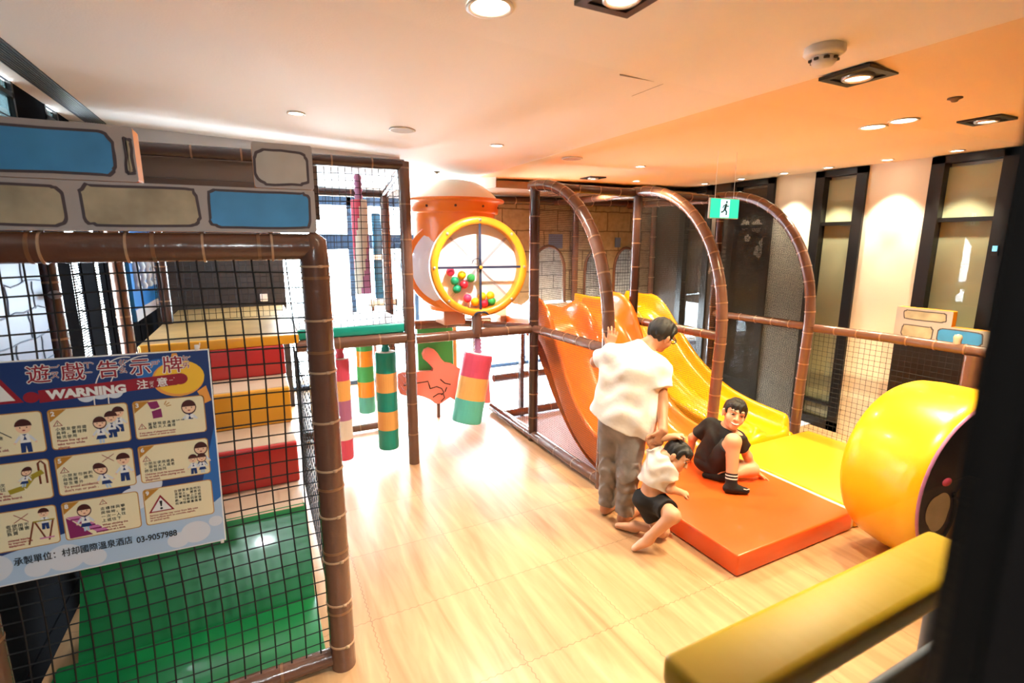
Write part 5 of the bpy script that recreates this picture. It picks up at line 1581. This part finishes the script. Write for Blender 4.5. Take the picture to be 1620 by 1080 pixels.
foot(B, V3(2.222, 2.642, .036), V3(2.222, 2.642, .036) + fd * .19, .036, aR)
from_blob('body', B, .0045, [M_SKINA, M_EYEW, M_HAIRB, M_LIPS], ad, None, lambda b: hd.face(b, False))
hb, dp = hd.hair(.22, .22, -.30, .04)
from_blob('hair', hb, .004, [M_HAIRB], ad, dp)
S_ = Blob()
S_.cap((2.185, 2.83, .80), (2.265, 2.862, 1.175), .105, .08, .05).cap((2.315, 2.60, .76), (2.425, 2.625, 1.12), .105, .085, .05)
S_.cap((2.245, 2.715, .72), che, .145, .14, .06).cap(che, (2.41, 2.735, 1.205), .135, .095, .05).cap((2.25, 2.72, .65), (2.25, 2.72, .80), .15, .14, .05)
S_.cap((2.185, 2.83, .70), (2.185, 2.83, .80), .11, .10, .05).cap((2.315, 2.60, .64), (2.315, 2.60, .80), .11, .105, .05)
S_.cap(sL, sL + (eL - sL) * .72, .072, .078, .04, True).cap(sR, sR + (eR - sR) * .52, .075, .085, .04, True)
S_.cap(sL, che + V3(.03, .06, .06), .07, .1, .05).cap(sR, che + V3(.04, -.04, .03), .075, .1, .05)
S_.cap(sL, nek, .066, .068, .04).cap(sR, nek, .07, .068, .04).cap(nek - V3(.02, 0, .02), nek + (hd.c - nek) * .35, .07, .066, .03)
hem0, hem1 = V3(2.11, 2.86, .80), V3(2.345, 2.56, .69)
S_.cut((hem0 + hem1) / 2, np.cross(unit(hem1 - hem0), unit(fd)) * (1 if np.cross(hem1 - hem0, fd)[2] < 0 else -1))
S_.cut(nek + (hd.c - nek) * .16, hd.c - nek + V3(0, 0, .04))
from_blob('t_shirt', S_, .0055, [M_TEE], ad, lambda X, Y, Z: .004 * np.sin(Z * 34 + X * 22 + 3 * np.sin(Y * 14)) + .003 * np.sin(X * 55 - Z * 30))
J = Blob()
J.ell(pel - V3(0, 0, .03), (.135, .135, .12), None, .05)
J.cap(hL, kL, .098, .075, .05).cap(kL, aL + V3(0, 0, .012), .073, .062, .03, True)
J.cap(hR, kR, .10, .08, .05).cap(kR, aR + V3(0, 0, .012), .078, .066, .03, True)
from_blob('jeans', J, .0055, [M_JEANS], ad, lambda X, Y, Z: .0035 * np.sin(Z * 70 + 5 * np.sin(X * 30 + Y * 20)) * (Z < .5) + .002 * np.sin(Z * 40 + Y * 30))
g = MB()
for s in (-1, 1):
    ring = [hd.p(s * .15 + .11 * math.cos(a), .44, .02 + .085 * math.sin(a)) for a in [2 * PI * k / 18 for k in range(18)]]
    g.tube(ring, .0035, 6, 0, False, True, True)
    g.tube([hd.p(s * .26, .43, .05), hd.p(s * .37, .2, .06), hd.p(s * .385, -.04, .05)], .003, 6)
g.tube([hd.p(-.04, .45, .04), hd.p(.04, .45, .04)], .003, 6)
g.build('glasses', M_BLACKPL, ad)
wbd = MB(); c0 = wL + unit(eL - wL) * .02; dd = Vector(unit(eL - wL)); wbd.tube([Vector(c0) - dd * .008, Vector(c0) + dd * .008], .036, 16); wbd.build('wristband', M_BLACKPL, ad)

# -------- small boy held by the arm
kd = thing('person', 'small boy in white shirt and black shorts stooping beside the orange mat, arm held', 'person', (2.26, 2.38, 0))
B = Blob()
pel, che, nek = V3(2.254, 2.392, .325), V3(2.305, 2.38, .53), V3(2.325, 2.355, .605)
hA, hB = V3(2.225, 2.43, .29), V3(2.275, 2.345, .30)
kA, aA = V3(2.345, 2.36, .062), V3(2.225, 2.50, .06)
kB, aB = V3(2.232, 2.165, .305), V3(2.150, 2.275, .115)
sA, eA, wA = V3(2.312, 2.425, .61), V3(2.285, 2.46, .70), V3(2.385, 2.35, .742)
sB, eB, wB = V3(2.318, 2.305, .555), V3(2.305, 2.275, .42), V3(2.365, 2.25, .395)
B.cap(pel, che, .078, .08).cap(che, nek, .072, .045).cap(sA, nek, .035, .04, .02).cap(sB, nek, .035, .04, .02)
B.chain([hA, kA, aA], [.062, .044, .03], .025).chain([hB, kB, aB], [.062, .045, .03], .025)
B.chain([sA, eA, wA], [.036, .031, .022], .015).chain([sB, eB, wB], [.036, .031, .022], .015)
hd1 = Head((2.388, 2.318, .613), RT * .70 - FW * .64 - UP * .42, UP * .85 + RT * .5, .198)
hd1.build(B)
B.cap(nek, hd1.p(0, -.12, -.18), .036, .036, .02)
hand(B, wA, unit(wA - eA), (0, -.2, -1), (-.4, -.6, .6), .105, (.9, 1.1, .8), k=.004)
hand(B, wB, unit(wB - eB) + V3(0, 0, .1), (.2, .1, -1), (-.5, -.5, .4), .105, (1.0, 1.2, .9), k=.004)
foot(B, aA + V3(.01, .0, -.032), aA + V3(-.07, .11, -.032), .026, aA)
foot(B, aB + V3(0, .0, -.025), aB + V3(-.075, .06, -.085), .026, aB)
from_blob('body', B, .0036, [M_SKINC, M_EYEW, M_HAIRB, M_LIPS], kd, None, lambda b: hd1.face(b, False))
hb, dp = hd1.hair(.18, .20, -.20, .035)
from_blob('hair', hb, .0035, [M_HAIRB], kd, dp)
S_ = Blob()
S_.cap(pel + V3(.0, 0, .06), che, .092, .094, .03).cap(che, nek - V3(.01, 0, .02), .09, .06, .03)
S_.cap(sA, sA + (eA - sA) * .45, .050, .055, .03, True).cap(sB, sB + (eB - sB) * .55, .050, .055, .03, True)
S_.cap(pel + V3(-.02, .04, .05), sA - V3(0, 0, .03), .07, .055, .03).cap(pel + V3(.04, -.04, .04), sB - V3(0, 0, .02), .07, .055, .03)
S_.cut(V3(2.262, 2.39, .41), V3(-.35, .1, -1)); S_.cut(nek + V3(.015, -.005, .008), hd1.c - nek + V3(0, 0, .04))
from_blob('shirt', S_, .004, [M_TEE], kd, lambda X, Y, Z: .003 * np.sin(Z * 60 + X * 40 + 3 * np.sin(Y * 30)))
pr = MB()
for (x, z, r, m) in ((0, 0, .018, 0), (.012, .022, .012, 0), (-.012, -.02, .012, 0), (.002, .042, .01, 1), (.014, -.03, .008, 0)):
    c = V3(2.352, 2.312, .535) + RT * x * .6 + V3(.02, -.02, 0) + UP * z
    pr.ball(c, (r, .012, r), m, 12, 6)
pr.build('shirt_print', [M_RED, M_NAVYWALL], kd)
J = Blob()
J.ell(pel - V3(0, 0, .015), (.088, .088, .075), None, .03)
J.cap(hA, hA + (kA - hA) * .55, .076, .070, .03, True).cap(hB, hB + (kB - hB) * .66, .076, .072, .03, True)
from_blob('shorts', J, .004, [M_BLACKCL], kd, lambda X, Y, Z: .002 * np.sin(Z * 70 + X * 60))

# -------- older boy sitting on the orange mat
bo2 = thing('person', 'smiling boy in black T-shirt and shorts sitting on the orange mat', 'person', (3.18, 2.70, .145))
B = Blob()
pel, che, nek = V3(3.185, 2.735, .255), V3(3.222, 2.675, .455), V3(3.228, 2.63, .56)
hA, kA, aA = V3(3.175, 2.665, .25), V3(3.128, 2.482, .525), V3(3.075, 2.425, .215)
hB, kB, aB = V3(3.235, 2.70, .24), V3(3.39, 2.50, .235), V3(3.165, 2.575, .195)
sA, eA, wA = V3(3.245, 2.545, .515), V3(3.36, 2.525, .345), V3(3.435, 2.50, .205)
sB, eB, wB = V3(3.225, 2.785, .535), V3(3.155, 2.90, .40), V3(3.19, 2.95, .22)
B.cap(pel, che, .10, .10).cap(che, nek, .09, .05).cap(sA, nek, .042, .045, .02).cap(sB, nek, .042, .045, .02)
B.chain([hA, kA, aA], [.08, .054, .036], .03).chain([hB, kB, aB], [.08, .054, .036], .03)
B.chain([sA, eA, wA], [.04, .034, .025], .02).chain([sB, eB, wB], [.04, .034, .025], .02)
hd2 = Head((3.248, 2.588, .690), -FW * .97 - RT * .18 + UP * .12, UP + RT * .24, .232)
hd2.build(B)
B.cap(nek, hd2.p(0, -.12, -.2), .044, .044, .03)
hand(B, wA, (.55, -.25, -.42), (0, -.3, -1), (-.3, -.9, 0), .135, (.12, .12, .1), .22, k=.004)
hand(B, wB, (.1, .2, -.5), (0, .3, -1), (-.9, 0, 0), .135, (.2, .2, .1), .2, k=.004)
foot(B, (3.048, 2.435, .182), (3.165, 2.352, .178), .028, aA)
foot(B, (3.155, 2.60, .176), (3.10, 2.70, .174), .028, aB)
from_blob('body', B, .004, [M_SKINC, M_EYEW, M_HAIRB, M_LIPS], bo2, None, lambda b: hd2.face(b, True))
hb, dp = hd2.hair(.16, .17, -.16, .035)
from_blob('hair', hb, .0038, [M_HAIRB], bo2, dp)
S_ = Blob()
S_.cap(pel + V3(0, 0, .03), che, .118, .115, .03).cap(che, nek - V3(.0, 0, .025), .108, .07, .03)
S_.cap(sA, sA + (eA - sA) * .55, .058, .062, .03, True).cap(sB, sB + (eB - sB) * .75, .058, .06, .03, True)
S_.cap(sA, che, .058, .09, .04).cap(sB, che, .058, .09, .04).cap(sA, nek, .05, .052, .03).cap(sB, nek, .05, .052, .03).cap(nek, nek + (hd2.c - nek) * .3, .054, .052, .02)
S_.cut(nek + V3(0, 0, .022), hd2.c - nek)
S_.cut(V3(0, 0, .165), (0, 0, -1))
from_blob('t_shirt', S_, .0048, [M_BLACKCL], bo2, lambda X, Y, Z: .003 * np.sin(Z * 50 + X * 40 + 3 * np.sin(Y * 20)))
J = Blob()
J.ell(pel, (.125, .125, .10), None, .04)
J.cap(hA, hA + (kA - hA) * .80, .092, .076, .03, True).cap(hB, hB + (kB - hB) * .55, .09, .074, .03, True)
J.cut(V3(0, 0, .150), (0, 0, -1))
from_blob('shorts', J, .0048, [M_BLACKCL], bo2, lambda X, Y, Z: .002 * np.sin(Z * 60 + X * 50))
for (an, he, to, top, ttl) in ((aA, (3.048, 2.435, .182), (3.165, 2.352, .178), aA + (kA - aA) * .26, True), (aB, (3.155, 2.60, .176), (3.10, 2.70, .174), aB + (kB - aB) * .2, False)):
    K = Blob(); foot(K, he, to, .033, an); K.cap(an, top, .041, .043, .01, True); K.cut((0, 0, .146), (0, 0, -1))
    so = from_blob('sock', K, .004, [M_SOCK], bo2)
    if ttl:
        d = Vector(unit(top - an)); q = MB()
        for f_ in (.5, .78):
            c = Vector(an + (top - an) * f_); q.tube([c - d * .004, c + d * .004], .0445, 18)
        q.tube([V3(*to) + V3(-.03, .005, 0) + RT * x + UP * (.021 - .0012 * (x * 50) ** 2) * 1.0 + V3(0, -.022, 0) - UP * (.006 - abs(x) * .35) for x in (-.022, -.012, 0, .012, .022)], .0032, 6)
        q.build('white_trim', M_SOCKW, so)
# ---------------------------------------------------------------- lamps of the fittings
WARM = (1.0, .80, .48)
for (x, y, w) in ((.755, 1.66, 16), (1.07, 1.38, 65)):
    downlight('lamp', (x, y, ceil_z(x) - .05), w, (1.0, .90, .76), 62)
for (x, y, w) in ((2.38, 1.43, 95), (3.98, 1.60, 75), (3.45, 4.85, 50)):
    downlight('lamp', (x, y, ceil_z(x) - .05), w, WARM if x > 3 else (1.0, .86, .62), 120)
for (x, y, w) in ((.30, 3.5, 4), (1.70, 3.63, 85), (3.35, 3.95, 55), (4.15, 4.95, 45), (3.55, 2.0, 62), (3.53, 1.82, 62)):
    downlight('lamp', (x, y, ceil_z(x) - .03), w, WARM if x > 2 else (1, .9, .8), 120)
for y in (2.26, 2.78, 3.32, 3.80, 4.35, 4.9):
    downlight('lamp', (5.22, y, ceil_z(5.22) - .03), 42, (1.0, .88, .68), 80, .35)
# unseen fill light added behind the camera to brighten sign and parapet
lc = downlight('front_fill_light', (-.1, -1.0, 2.74), 120, (.86, .93, 1.0), 150, .8, (0, .35, -1), .1)
for o in list(bpy.data.objects):
    if o.type == 'EMPTY' and not o.children and not o.get('label'):
        bpy.data.objects.remove(o)
